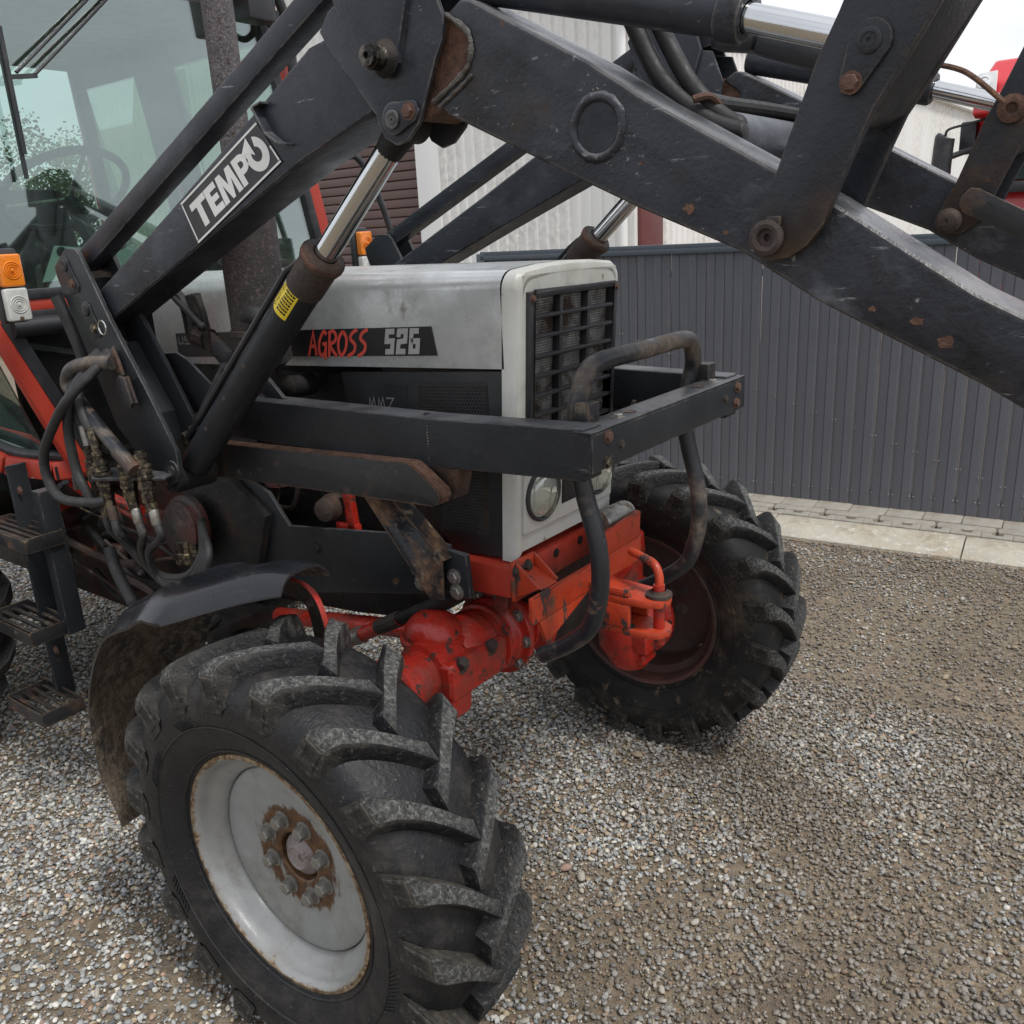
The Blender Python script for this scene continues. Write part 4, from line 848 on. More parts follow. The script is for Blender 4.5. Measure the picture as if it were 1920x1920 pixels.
# centre casting in shade
b = MB(); b.lathe([(0,0),(.09,0),(.125,.03),(.13,.12),(.10,.2),(0,.2)], (0,.02,.71), (0,1,0), 28); b.box((-.12,-.05,.78),(.12,.18,.90)); b.build('differential', 'red_dark', axle, bevel=.01)
for s in (-1, 1):
    b = MB(); b.lathe([(0,.80),(.05,.80),(.066,.785),(.07,.73),(.062,.70),(.062,.60),(.075,.59),(.085,.55),(.088,.47),(.085,.40),(.06,.36),(0,.355)], (.0,s*.56,0), (0,0,1), 26)
    b.lathe([(.088,.52),(.12,.56),(.125,.62),(.10,.66),(.08,.70)], (0,0,.475), (0,s,0), 28); kn = b.build('wheel_reducer', 'red_axle' if s > 0 else 'red_axle', axle)
    b = MB(); b.box((.03,s*.50,.40),(.115,s*.61,.47)); b.box((.02,s*.51,.355),(.10,s*.60,.395)); b.box((.05,s*.575,.43),(.13,s*.615,.52)); b.build('reducer_boss', 'red_axle', axle, bevel=.014, seg=3)
    b = MB(); b.lathe([(.06,0),(.135,.0),(.14,.008),(.14,.022),(.128,.03),(.10,.045),(.09,.075)], (0,s*.655,.475), (0,-s,0), 36); b.build('reducer_flange', 'red_axle', axle)
    for k in range(10): a = R(36*k); bolt(axle, (.128*math.cos(a), s*.627, .475+.128*math.sin(a)), (0,-s,0), .008, .008, 'rust_dark')
    b = MB(); b.lathe([(0,-.075),(.055,-.07),(.072,-.045),(.075,0),(.075,.02)], (.02,s*.56,.40), (0,0,1), 24); b.build('reducer_cover', 'red_axle', axle)
    for k in range(6):
        a = R(60*k+20); bolt(axle, (.103*math.cos(a), s*.545, .475+.103*math.sin(a)), (0,-s,0), .010, .010, 'rust_dark')
# drive shaft and steering rod
b = MB(); b.tube([(-1.15,-.17,.54),(-.95,-.175,.575),(-.30,-.20,.69),(-.05,-.21,.72)], .026, 16); sh = b.build('drive_shaft', 'red_axle', T)
b = MB(); b.lathe([(.03,0),(.075,.01),(.08,.03),(.06,.05),(.03,.06)], (-1.08,-.172,.55), (1,0,.15), 20); b.lathe([(.035,.12),(.045,.13),(.045,.17),(.03,.19)], (-1.08,-.172,.55), (1,0,.15), 16); b.box((-.90,-.215,.555),(-.83,-.14,.63)); b.build('universal_joint', 'dark', sh, bevel=.006)
b = MB(); b.lathe([(.06,-.02),(.10,0),(.10,.03),(.07,.05),(.05,.09)], (-1.15,-.17,.53), (1,0,.15), 20); b.build('shaft_flange', 'red_axle', sh)
b = MB(); b.tube([(-.44,-.31,.635),(-.22,-.30,.755),(.05,-.29,.90)], .017, 12); tr2 = b.build('steering_rod', 'dark', T)
MB().tube([(-.46,-.31,.625),(-.16,-.298,.787)], .0195, 12).build('rod_sleeve', 'red_axle', tr2)
MB().tube([(-.325,-.307,.699),(-.30,-.305,.712)], .024, 12).build('rod_clamp', 'zinc', tr2)
MB().tube([(-.24,-.301,.745),(-.16,-.298,.787)], .021, 10).build('rod_joint', 'rust_dark', tr2)
# ---- near mudguard
def interp(x, tb):
    for (a, p), (c, q) in zip(tb, tb[1:]):
        if a <= x <= c: t_ = (x-a)/(c-a); return p + (q-p)*t_*t_*(3-2*t_)
    return tb[0][1] if x < tb[0][0] else tb[-1][1]
def guard():
    b = MB(); NA, NY = 34, 12; vs_ = []
    for i in range(NA+1):
        a = 93 + (188-93)*i/NA
        yo = .925 if a > 110 else .925 - (.925-.70)*((110-a)/22)**.85
        re = interp(a, [(88,.572),(107,.568),(120,.592),(136,.622),(155,.620),(172,.594),(188,.535)])
        cr = interp(a, [(88,.028),(100,.048),(125,.050),(140,.026),(188,.014)])
        for j in range(NY+1):
            u = j/NY; y = .615 + (yo-.615)*u
            r = re + cr*(1-abs(2*u-1)**4.0)
            if 112 < a < 119: r += .006*math.sin(math.pi*(a-112)/7)
            vs_.append((r*math.cos(R(a)), -y, .475 + r*math.sin(R(a))))
    fs = [(i*(NY+1)+j, i*(NY+1)+j+1, (i+1)*(NY+1)+j+1, (i+1)*(NY+1)+j) for i in range(NA) for j in range(NY)]
    b.add(vs_, fs, 0); n0 = len(vs_); vi = []
    for (x, y, z) in vs_:
        d = Vector((x, 0, z-.475)); d.normalize(); vi.append((x-d.x*.006, y, z-d.z*.006))
    b.add(vi, [tuple(reversed(f)) for f in fs], 1)
    rim_ = [j for j in range(NY+1)] + [i*(NY+1)+NY for i in range(1, NA+1)] + [NA*(NY+1)+j for j in range(NY-1, -1, -1)] + [i*(NY+1) for i in range(NA-1, 0, -1)]
    o = len(b.v) - 2*n0
    for q in range(len(rim_)):
        a_, c_ = rim_[q], rim_[(q+1) % len(rim_)]; b.f.append((o+a_, o+c_, o+n0+c_, o+n0+a_)); b.mi.append(0)
    return b.build('mudguard', ['fender', 'fender_mud'], T, ang=32)
mg = guard()
bolt(mg, (-.268,-.80,1.034), (-.44,0,.9), .011, .006, 'bolt_rust')
b = MB(); b.lathe([(.034,0),(.03,.003),(0,.004)], (-.266,-.80,1.028), (-.44,0,.9), 24); b.build('dished_washer', 'rust', mg)
b = MB()
pth = smooth_path([(-.25,-.64,1.008),(-.14,-.632,1.008),(-.085,-.63,.99),(-.06,-.63,.94),(-.05,-.63,.85),(-.05,-.62,.72)], 6)
nrm = [Vector((-(pth[min(i+1,len(pth)-1)]-pth[max(i-1,0)]).z, 0, (pth[min(i+1,len(pth)-1)]-pth[max(i-1,0)]).x)).normalized() for i in range(len(pth))]
for i in range(len(pth)-1):
    q4 = [pth[i]+nrm[i]*.006, pth[i+1]+nrm[i+1]*.006, pth[i+1]-nrm[i+1]*.034, pth[i]-nrm[i]*.034]; V_ = [Vector((v.x, v.y, v.z)) for v in q4]; W_ = [v+Vector((0,.014,0)) for v in V_]
    o_n = len(b.v); b.add(V_+W_, [(0,1,5,4)], 0); b.add(V_+W_, [(0,1,2,3),(7,6,5,4),(2,3,7,6)], 1)
b.build('mudguard_stay', ['red_axle', 'red_dark'], mg, ang=50)  # narrow edge bright red, broad faces and underside darker red
# ---- cab
CB = -1.40
cab = MB()
def strip(b, p, q, wd, dp=.04, ydir=(1,0,0)): b.bar(p, q, wd, dp, ydir)
for s in (-1, 1):
    strip(cab, (CB, s*.705, 1.63), (CB-.05, s*.565, 2.56), .055)          # front pillar
    strip(cab, (CB, s*.61, 1.60), (CB, s*.425, 1.06), .060)               # lower front pillar
    strip(cab, (CB-1.42, s*.66, 1.1), (CB-1.38, s*.56, 2.56), .06)
    strip(cab, (CB-.80, s*.72, 1.15), (CB-.80, s*.58, 2.56), .05)
    pb_ = [(CB, s*.41, 1.075), (CB-.04, s*.50, 1.075), (CB-.12, s*.60, 1.11), (CB-.30, s*.66, 1.20), (CB-.6, s*.69, 1.30), (CB-1.4, s*.69, 1.5)]
    for q0, q1 in zip(pb_, pb_[1:]): cab.bar(q0, q1, .03, .06)
    cab.bar((CB, s*.61, 1.60), (CB-.02, s*.71, 1.63), .05, .05)
cab.bar((CB, -.64, 1.585), (CB, .64, 1.585), .04, .035)
cab.bar((CB-.06, -.58, 2.56), (CB-.06, .58, 2.56), .05, .05); cab.bar((CB-1.4, -.58, 2.56), (CB-1.4, .58, 2.56), .05, .05)
cabo = cab.build('cab_frame', 'cabred', T, bevel=.008)
b = MB(); b.box((CB-1.48,-.64,2.58),(CB+.02,.64,2.72)); b.build('cab_roof', 'cabred', T, bevel=.04, seg=3)
b = MB(); b.box((CB-1.40,-.58,2.50),(CB-.04,.58,2.575)); b.build('headlining', 'seat', T)
for s in (-1, 1):
    b = MB(); strip(b, (CB+.008, s*.664, 1.63), (CB-.042, s*.526, 2.54), .035, .03); b.build('window_seal', 'plastic', T, bevel=.006)
    b = MB(); strip(b, (CB+.01, s*.567, 1.55), (CB+.01, s*.39, 1.10), .040, .03); b.build('window_seal', 'plastic', T, bevel=.006)
    b = MB(); b.prism([(CB-.68,s*.715,1.6),(CB-.92,s*.70,1.6),(CB-.92,s*.57,2.52),(CB-.66,s*.57,2.52)], (0,-s*.03,0)); b.build('pillar_trim', 'seat', T, bevel=.01)
    b = MB(); b.prism([(CB-.04,s*.60,2.42),(CB-1.4,s*.60,2.42),(CB-1.4,s*.575,2.56),(CB-.04,s*.575,2.56)], (0,-s*.03,0)); b.build('roof_trim', 'seat', T, bevel=.01)
    b = MB(); b.prism([(CB-1.36,s*.66,1.5),(CB-1.36,s*.60,1.5),(CB-1.36,s*.53,2.5),(CB-1.36,s*.57,2.5)], (-.03,0,0)); b.build('rear_trim', 'seat', T, bevel=.01)
b = MB(); b.bar((CB+.008,-.66,1.615),(CB+.008,.66,1.615),.03,.035,(1,0,0)); b.build('window_seal', 'plastic', T, bevel=.006)
b = MB(); b.bar((CB+.008,-.57,1.555),(CB+.008,.57,1.555),.03,.03); b.build('window_seal', 'plastic', T, bevel=.006)
ws = MB(); ws.prism([(CB+.004,-.655,1.62),(CB+.004,.655,1.62),(CB-.042,.525,2.54),(CB-.042,-.525,2.54)], (-.005,0,0)); ws.build('windscreen', 'glass', T, smooth=False)
for s in (-1, 1):
    b = MB(); b.prism([(CB+.004,s*.555,1.55),(CB+.004,s*.375,1.10),(CB+.004,s*.23,1.10),(CB+.004,s*.23,1.55)], (-.005,0,0)); b.build('lower_window', 'glass_dark', T, smooth=False)
    b = MB(); b.prism([(CB-.03,s*.64,1.58),(CB-.05,s*.50,1.12),(CB-.14,s*.60,1.15),(CB-.35,s*.67,1.26),(CB-.70,s*.70,1.36),(CB-.74,s*.705,1.6)], (0,-s*.005,0)); b.build('door_lower_window', 'glass_dark', T, smooth=False)
    b = MB(); b.prism([(CB-.05,s*.69,1.66),(CB-.66,s*.715,1.66),(CB-.66,s*.575,2.42),(CB-.07,s*.57,2.42)], (0,-s*.005,0)); b.build('door_window', 'glass', T, smooth=False)
    b = MB(); b.prism([(CB-.93,s*.70,1.66),(CB-1.38,s*.66,1.66),(CB-1.38,s*.57,2.42),(CB-.93,s*.57,2.42)], (0,-s*.005,0)); b.build('rear_side_window', 'glass', T, smooth=False)
# near lower door: thick rubber seal of the rounded lower pane
b = MB(); b.tube(smooth_path([(CB-.015,-.60,1.57),(CB-.02,-.545,1.38),(CB-.02,-.46,1.14),(CB-.05,-.49,1.125),(CB-.13,-.575,1.15),(CB-.30,-.64,1.24),(CB-.5,-.68,1.32)],6), .017, 10); b.build('door_seal', 'plastic', T)
b = MB(); b.box((CB-.75,-.5,1.05),(CB-.02,.5,1.09)); b.build('cab_floor', 'dark', T)
b = MB(); b.prism([(CB-.05,-.33,1.10),(CB-.05,-.33,1.60),(CB-.16,-.33,1.70),(CB-.26,-.33,1.70),(CB-.30,-.33,1.10)], (0,.56,0)); b.build('dashboard', 'plastic', T, bevel=.03, seg=3)
b = MB(); b.lathe([(0,0),(.07,.0),(.085,.03),(.08,.14),(.05,.17),(0,.17)], (CB-.20,-.10,1.60), (-.25,0,1), 24); b.build('column_cover', 'seat', T)
stc, sta = Vector((CB-.33,-.135,1.925)), Vector((-.55,0,.83)).normalized()
su = Vector((0,1,0)); sv = sta.cross(su)
b = MB(); b.tube([stc + (su*math.cos(a)+sv*math.sin(a))*.205 for a in [2*math.pi*i/48 for i in range(48)]], .0135, 10, closed=True); swo = b.build('steering_wheel', 'plastic', T)
b = MB()
for a in (35, 155, 270): b.tube([stc-sta*.03, stc + (su*math.cos(R(a))+sv*math.sin(R(a)))*.2], .008, 8)
b.build('wheel_spoke', 'zinc', swo); MB().tube([stc-sta*.035, stc-sta*.30], .025, 12).build('steering_column', 'plastic', T)
b = MB(); b.box((CB-1.02,-.27,1.48),(CB-.62,.23,1.56)); b.prism([(CB-.98,-.25,1.55),(CB-.90,-.25,1.55),(CB-1.0,-.25,1.98),(CB-1.06,-.25,1.98)], (0,.46,0)); b.build('driver_seat', 'seat', T, bevel=.03, seg=3)
b = MB()
for y, dz in ((-.46,.0),(-.40,.02),(-.34,.0)): b.tube([(CB-.10,y,1.45),(CB-.07,y+.02,1.72+dz)], .007, 6); b.sphere((CB-.07,y+.02,1.73+dz), .016, 8, 6)
b.build('control_lever', 'plastic', T)
# wiper
b = MB(); b.bar((CB+.025,-.428,1.935),(CB+.005,-.420,2.36),.009,.012,(1,0,0)); b.bar((CB+.034,-.424,2.00),(CB+.018,-.416,2.33),.012,.006,(1,0,0)); wp = b.build('wiper_blade', 'plastic', T)
b = MB()
for o in (0, .052): b.tube([(CB+.025,-.398+o,2.215),(CB+.01,-.267+o,2.325),(CB-.01,-.136+o,2.435),(CB-.03,-.02+o,2.535)], .0055, 8)
b.bar((CB+.022,-.425,2.20),(CB+.022,-.340,2.212),.012,.012); b.build('wiper_arm', 'plastic', wp)
# work lamp near the far pillar and grab tubes
b = MB(); b.box((CB+.03,.365,2.44),(CB+.12,.48,2.58)); wl = b.build('work_lamp', 'plastic', T, bevel=.01)
MB().tube(smooth_path([(CB+.06,.47,2.46),(CB+.05,.52,2.44),(CB+.03,.55,2.46),(CB+.03,.56,2.5)],6), .012, 8).build('lamp_cable', 'plastic', wl)
b = MB(); b.tube(smooth_path([(CB+.03,.44,2.58),(CB+.04,.54,2.56),(CB+.04,.585,2.46),(CB+.03,.60,2.30)],6), .018, 10); b.build('grab_rail', 'plastic', T)
b = MB(); b.tube(smooth_path([(CB+.25,.60,2.02),(CB+.27,.66,1.99),(CB+.29,.72,1.86),(CB+.31,.78,1.63)],6), .012, 10); b.build('mirror_bracket', 'plastic', T)
# front marker lamps
def marker(y, z, x):
    m = MB(); m.box((x-.03,y-.036,z-.095),(x,y+.036,z+.10)); mo = m.build('marker_lamp', 'plastic', T, bevel=.01)
    b = MB(); b.box((x,y-.030,z+.0),(x+.028,y+.030,z+.085)); a = b.build('amber_lens', 'amber', mo, bevel=.008, seg=3)
    b = MB(); b.box((x,y-.030,z-.09),(x+.028,y+.030,z-.003)); c = b.build('clear_lens', 'lens_white', mo, bevel=.008, seg=3)
    for k, (zz, mm) in enumerate(((z+.043,'amber'),(z-.046,'lens_white'))):
        b = MB()
        for r in (.010,.016,.022): b.lathe([(r-.002,.0275),(r,.0305),(r+.002,.0275)], (x,y,zz), (1,0,0), 24)
        b.lathe([(.006,.0275),(.004,.033),(0,.034)], (x,y,zz), (1,0,0), 14); b.build('lens_ring', mm, mo)
    bolt(mo, (x+.028, y, z-.083), (1,0,0), .004, .003, 'bolt_rust', 'screw')
marker(-.612, 1.645, -1.205); marker(.665, 1.665, -1.17)
b = MB(); b.tube([(CB+.03,-.56,1.525),(CB+.03,-.24,1.525)], .028, 12); b.build('cab_grab_bar', 'plastic', T)
# things behind the lower windscreen pane
b = MB(); b.box((CB-.06,-.50,1.42),(CB-.055,-.28,1.47)); b.tube([(CB-.03,-.52,1.45),(CB-.03,-.28,1.46)], .005, 6); b.tube([(CB-.03,-.52,1.43),(CB-.03,-.28,1.44)], .005, 6); b.box((CB-.035,-.43,1.44),(CB-.015,-.40,1.46)); b.tube([(CB-.03,-.40,1.44),(CB-.03,-.36,1.36)],.003,5); b.build('pedal_linkage', 'zinc', T)
b = MB(); b.box((CB-.12,-.52,1.10),(CB-.10,-.23,1.55)); b.build('firewall', 'dark', T)
# ---- access steps
def steps():
    b = MB(); b.bar((-1.455,-.60,1.12),(-1.455,-.60,.33),.06,.012,(1,0,0)); b.bar((-1.30,-.60,1.06),(-1.30,-.60,.60),.055,.045,(1,0,0)); so = b.build('step_bracket', 'frame', T, bevel=.003)
    b = MB(); b.bar((-1.42,-.58,.97),(-1.24,-.56,1.08),.02,.012); b.build('step_strut', 'frame', so)
    for z, x0, x1, y0, y1 in ((.925,-1.60,-1.265,-.70,-.585),(.635,-1.585,-1.29,-.735,-.60),(.355,-1.555,-1.315,-.745,-.61)):
        b = MB(); t_ = .034
        b.box((x0,y0,z-t_),(x1,y0+.005,z+.008)); b.box((x1-.005,y0+.0051,z-t_),(x1,y1,z+.012)); b.box((x0,y0+.0051,z-t_),(x0+.005,y1,z+.012)); b.box((x0+.0051,y1-.005,z-t_),(x1-.0051,y1,z+.012))
        st = b.build('step', 'frame_rusty', so, bevel=.0025)
        for i in range(4):
            y = y0 + .018 + i*(y1-y0-.03)/3.4; b = MB(); b.box((x0+.0052,y,z-.008),(x1-.0052,y+.012,z)); b.build('tread_bar', 'frame_rusty', st, bevel=.001)
    for z in (1.04, .56, .50): bolt(so, (-1.44,-.607,z), (0,-1,0), .010, .007, 'bolt_rust')
    for z in (.86,.70,.65): bolt(so, (-1.29,-.624,z), (0,-1,0), .006, .002, 'dark', 'hole_plug')
steps()
b = MB(); b.tube(smooth_path([(-1.62,-.40,1.04),(-1.45,-.42,1.02),(-1.3,-.42,1.0),(-1.1,-.42,.97)],5), .014, 10); b.tube(smooth_path([(-1.62,-.40,1.02),(-1.45,-.42,.985),(-1.3,-.42,.97),(-1.1,-.42,.94)],5), .010, 10); b.build('brake_rod', 'red_axle', T)
b = MB(); b.tube(smooth_path([(-1.70,-.42,1.01),(-1.45,-.46,.96),(-1.2,-.46,.93),(-1.0,-.44,.90)],5), .0035, 6); b.build('copper_pipe', 'brass', T)
b = MB(); b.tube(smooth_path([(-1.18,-.50,.86),(-1.12,-.52,.80),(-1.02,-.54,.73)],5), .018, 12); b.build('return_hose', 'hose', T)
b = MB(); b.tube([(-1.02,-.54,.73),(-.97,-.54,.70)], .021, 8); b.tube([(-.97,-.54,.70),(-.90,-.54,.70)], .017, 8); b.box((-1.0,-.50,.66),(-.70,-.30,.70)); b.sphere((-.86,-.55,.70),.02,10,7); b.build('valve_body', 'dark', T, bevel=.004)
# bonnet-side pipework between post and exhaust
b = MB(); b.tube(smooth_path([(-.70,-.34,1.46),(-.64,-.35,1.435),(-.575,-.36,1.46),(-.53,-.37,1.535),(-.49,-.37,1.555),(-.455,-.36,1.52),(-.455,-.33,1.44)],7), .024, 14); b.build('air_hose', 'hose', T)
b = MB(); b.tube(smooth_path([(-.70,-.33,1.44),(-.63,-.33,1.415),(-.57,-.34,1.425),(-.53,-.35,1.49)],7), .020, 12); b.build('air_hose', 'hose', T)
b = MB(); b.tube([(-.74,-.34,1.485),(-.69,-.34,1.455)], .022, 12); b.tube([(-.80,-.34,1.50),(-.74,-.34,1.485)], .03, 10); b.build('hose_fitting', 'rust_dark', T)
b = MB(); b.tube([(-.80,-.33,1.60),(-.77,-.33,1.48)], .022, 10); b.tube(smooth_path([(-.85,-.36,1.62),(-.80,-.36,1.58),(-.79,-.36,1.50)],5), .014, 8); b.tube([(-.83,-.37,1.60),(-.69,-.39,1.525)], .008, 8); b.sphere((-.69,-.39,1.525), .012, 8, 6); b.tube(smooth_path([(-.74,-.36,1.6),(-.72,-.36,1.55),(-.72,-.36,1.46)],5), .010, 8); b.build('filler_valve', 'dark', T)
# papers lying behind the windscreen
for vv, lb in (([(CB-.025,-.42,1.645),(CB-.030,-.20,1.655),(CB-.10,-.18,1.735),(CB-.09,-.33,1.75)], 'large white paper sheet lying behind the tractor windscreen'),
               ([(CB-.022,-.18,1.632),(CB-.022,-.09,1.630),(CB-.03,-.10,1.745),(CB-.03,-.165,1.72)], 'small upright paper slip right of the large sheet behind the windscreen')):
    po = MB().prism(vv, (.0006, 0, .0004)).build('paper_sheet', 'paper', None, smooth=False); tag(po, lb, 'paper')

# clutter along the gearbox flank: castings, pipes, linkages
rc_ = random.Random(11)
for i in range(16):
    x = rc_.uniform(-2.0, -.95); z = rc_.uniform(.60, 1.02)
    b = MB(); r = rc_.uniform(.018, .05); b.lathe([(0,.0),(r*1.25,.0),(r*1.25,.012),(r,.014),(r*.9,rc_.uniform(.03,.08)),(0,.085)], (x,-.27,z), (0,-1,rc_.uniform(-.2,.2)), 14); b.build('casting_boss', rc_.choice(['red_dark','dark','red_dark','red']), T)
for i in range(9):
    x = rc_.uniform(-1.9, -1.2); z = rc_.uniform(.62, 1.0); p = [(x, -.33-rc_.random()*.06, z)]
    for k in range(4): q = p[-1]; p.append((q[0]+rc_.uniform(.08,.2), q[1]+rc_.uniform(-.03,.03), q[2]+rc_.uniform(-.09,.06)))
    b = MB(); b.tube(smooth_path(p, 5), rc_.choice([.006,.009,.013]), 8); b.build('flank_pipe', rc_.choice(['hose','dark','red_dark','rust_dark','hose']), T)
b = MB(); b.lathe([(.07,0),(.10,.01),(.10,.03),(.085,.035),(.085,.05),(.03,.06),(0,.06)], (-.93,-.36,.93), (0,-1,.1), 28); b.build('pump_cover', 'red_dark', T)
b = MB(); b.prism([(-1.02,-.33,1.05),(-.80,-.33,1.12),(-.62,-.33,1.00),(-.70,-.33,.80),(-.95,-.33,.72)], (0,.04,0)); b.build('clutch_housing', 'dark', T, bevel=.02)
for i in range(6):
    b = MB(); x = -1.0+i*.055; b.cyl((x,-.46,.70+.01*(i % 3)), (x+.02,-.53,.70+.012*(i % 2)), .014, 8); b.cyl((x+.02,-.53,.70), (x+.03,-.545,.70), .018, 6); b.build('hydraulic_port', rc_.choice(['dark','rust_dark','brass']), T)
# ================================================================== FRONT LOADER
M['greasy'] = paint('greasy_steel', (.10, .088, .072), .38, .6, .45, 40, [((.012,.011,.010), 30, .46, .56, .4, None)], (90, .4))
LD = empty('front_loader'); tag(LD, 'black worn front loader with two lift arms mounted over the tractor nose', 'loader')
YC, HW = .517, .055
REAR = [(-.905,1.600),(-.836,1.628),(-.427,1.8215),(-.129,1.967),(.03,2.047),(.20,2.075),(.20,1.935),(.178,1.924),(-.03,1.8575),(-.374,1.726),(-.784,1.5635),(-.86,1.535)]
FRONT = [(.355,2.045),(.385,2.062),(.405,2.058),(.613,1.944),(.705,1.884),(.897,1.775),(.961,1.738),(1.146,1.619),(1.235,1.575),(1.30,1.54),(1.29,1.48),(1.22,1.478),(1.166,1.509),(.957,1.61),(.853,1.674),(.698,1.738),(.608,1.779),(.346,1.902),(.318,1.925),(.36,1.945),(.392,1.965),(.402,1.99),(.395,2.015)]
for s in (-1, 1):
    yo, yi = s*(YC+HW), s*(YC-HW)
    def Y(y): return s*y
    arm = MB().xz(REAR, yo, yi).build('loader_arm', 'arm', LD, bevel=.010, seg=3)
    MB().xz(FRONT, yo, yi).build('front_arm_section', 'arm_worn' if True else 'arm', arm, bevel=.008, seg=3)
    # inner core bridging the elbow (rust-bare face between the two sections)
    MB().xz([(.18,2.07),(.40,2.045),(.405,1.965),(.34,1.915),(.28,1.90),(.19,1.93)], s*(YC+HW-.010), s*(YC-HW+.010)).build('elbow_core', 'rust', arm)
    el = [(.088,2.041),(.074,2.064),(.10,2.09),(.203,2.137),(.329,2.113),(.358,2.041),(.352,2.01),(.335,1.984),(.316,1.945),(.305,1.922),(.290,1.895),(.262,1.872),(.235,1.866),(.210,1.880),(.198,1.900),(.194,1.917),(.141,1.979)]
    for y0, y1 in ((yo, yo+s*.008), (yi, yi-s*.008)):
        MB().xz(el, y0, y1).build('elbow_plate', 'arm', arm, bevel=.002)
    MB().xz([(.10,2.165),(.118,2.19),(.19,2.25),(.28,2.19),(.305,2.12),(.283,2.053),(.269,2.014),(.264,1.988),(.245,1.978),(.222,1.975),(.200,1.982),(.17,2.03),(.13,2.09)], yo+s*.008, yo+s*.019).build('link_bracket', 'arm', arm, bevel=.002)
    MB().xz([(.10,2.165),(.118,2.19),(.19,2.25),(.28,2.19),(.305,2.12),(.283,2.053),(.269,2.014),(.264,1.988),(.245,1.978),(.222,1.975),(.200,1.982),(.17,2.03),(.13,2.09)], yi-s*.008, yi-s*.019).build('link_bracket', 'arm', arm, bevel=.002)
    MB().xz([(.10,2.09),(.152,2.15),(.30,2.125),(.42,2.14),(.40,2.25),(.15,2.27)], s*(YC+HW-.004), s*(YC-HW+.004)).build('upper_gusset', 'arm', arm, bevel=.004)
    # link pin boss
    pb = MB(); pb.lathe([(.022,0),(.024,.012),(.020,.018),(.020,.042),(.0165,.043),(.0165,.050),(.006,.051),(.004,.044),(0,.044)], (.236, yo+s*.012, 1.998), (0,s,0), 24); pb.build('link_pin', 'greasy', arm)
    MB().lathe([(.028,0),(.030,.004),(.022,.016),(.020,.018)], (.236, yo+s*.015, 1.998), (0,s,0), 24).build('grease_collar', 'dark', arm)
    # rod pin lock plate
    rp_ = MB()
    pl = [(.24+.026*math.cos(R(a)), 1.907+.026*math.sin(R(a))) for a in range(70, 300, 20)] + [(.277+.018*math.cos(R(a)), 1.914+.018*math.sin(R(a))) for a in range(-70, 90, 20)]
    rp_.xz(pl, yo+s*.0082, yo+s*.016); rp_ = rp_.build('lock_plate', 'arm', arm, bevel=.002)
    pin(rp_, (.24, yo+s*.015, 1.905), (0,s,0), .015, .006, 'arm_worn', 'pivot_pin'); bolt(rp_, (.277, yo+s*.016, 1.914), (0,s,0), .010, .009, 'bolt_rust')
    # cross-tube weld ring on the outer face, pivot of the tilt link
    rc = (.629, yo, 1.853)
    MB().lathe([(.034,.0005),(.0335,-.003),(0,-.003)] if False else [(.034,.0006),(.0,.0006)], rc, (0,s,0), 40).build('tube_end', 'arm', arm)
    b = MB(); rr = random.Random(4); vs_ = []; NR = 56
    for k in range(NR):
        a = 2*math.pi*k/NR; j1, j2 = rr.uniform(-.0006,.0006), rr.uniform(.85,1.1)
        for r, h in ((.0485+j1*2,.0003),(.0455+j1,.0045*j2),(.041,.0075*j2),(.037+j1,.0055*j2),(.0345+j1*.5,.0008)): vs_.append((rc[0]+r*math.cos(a), yo+s*h, rc[2]+r*math.sin(a)))
    b.add(vs_, [(k*5+q, k*5+q+1, ((k+1) % NR)*5+q+1, ((k+1) % NR)*5+q) for k in range(NR) for q in range(4)]); b.build('tube_weld_ring', 'arm_worn', arm, ang=60)
    b = MB()
    for k in range(28):
        a = rr.uniform(0, 6.28); r = .050+abs(rr.gauss(0,.005)); b.sphere((rc[0]+r*math.cos(a), yo+s*.0004, rc[2]+r*math.sin(a)), rr.uniform(.0007,.0015), 6, 4)
    b.build('weld_spatter', 'arm_worn', arm)
    # weld along the curved end of the front section
    b = MB(); wp_ = smooth_path([(.318,yo+s*.001,1.922),(.36,yo+s*.001,1.943),(.394,yo+s*.001,1.964),(.404,yo+s*.001,1.99),(.397,yo+s*.001,2.016),(.357,yo+s*.001,2.045)], 7)
    b.tube(wp_, [.0045+.0007*math.sin(i*1.9)+.0008*math.sin(i*.7) for i in range(len(wp_))], 8); b.tube([(p[0]+.012,p[1],p[2]-.008) for p in wp_[:14]], [.0035+.0006*math.sin(i*2.3) for i in range(14)], 7); b.build('weld_bead', 'weld', arm)
    rq = random.Random(9)
    for x, z, r_ in ((.775,1.735,.008),(1.085,1.585,.007),(1.03,1.60,.004),(.83,1.70,.004),(1.12,1.56,.010),(.70,1.80,.003)):
        pg = [(x+r_*rq.uniform(.6,1.3)*1.2*math.cos(R(a)), z+r_*rq.uniform(.5,1.2)*math.sin(R(a))) for a in range(0, 360, 30)]
        MB().xz(pg, yo+s*.0002, yo+s*.0007).build('rust_spot', 'rust', arm)
    e = MB(); e.lathe([(0,.0),(.048,.0),(.050,.006),(.050,.022),(.045,.028),(.030,.028),(.028,.018),(.012,.018),(.010,.010),(0,.010)], (1.262, yo-s*.004, 1.520), (0,s,0), 32); e.build('end_bush', 'arm_worn', arm)
    # parallel link bar
    lo = [(-.945,1.690),(-.935,1.718),(-.005,2.1315),(.125,2.189),(.145,2.165),(.135,2.143),(.017,2.0915),(-.88,1.687),(-.92,1.675)]
    MB().xz(lo, s*.562, s*.512).build('levelling_link', 'arm', LD, bevel=.006)
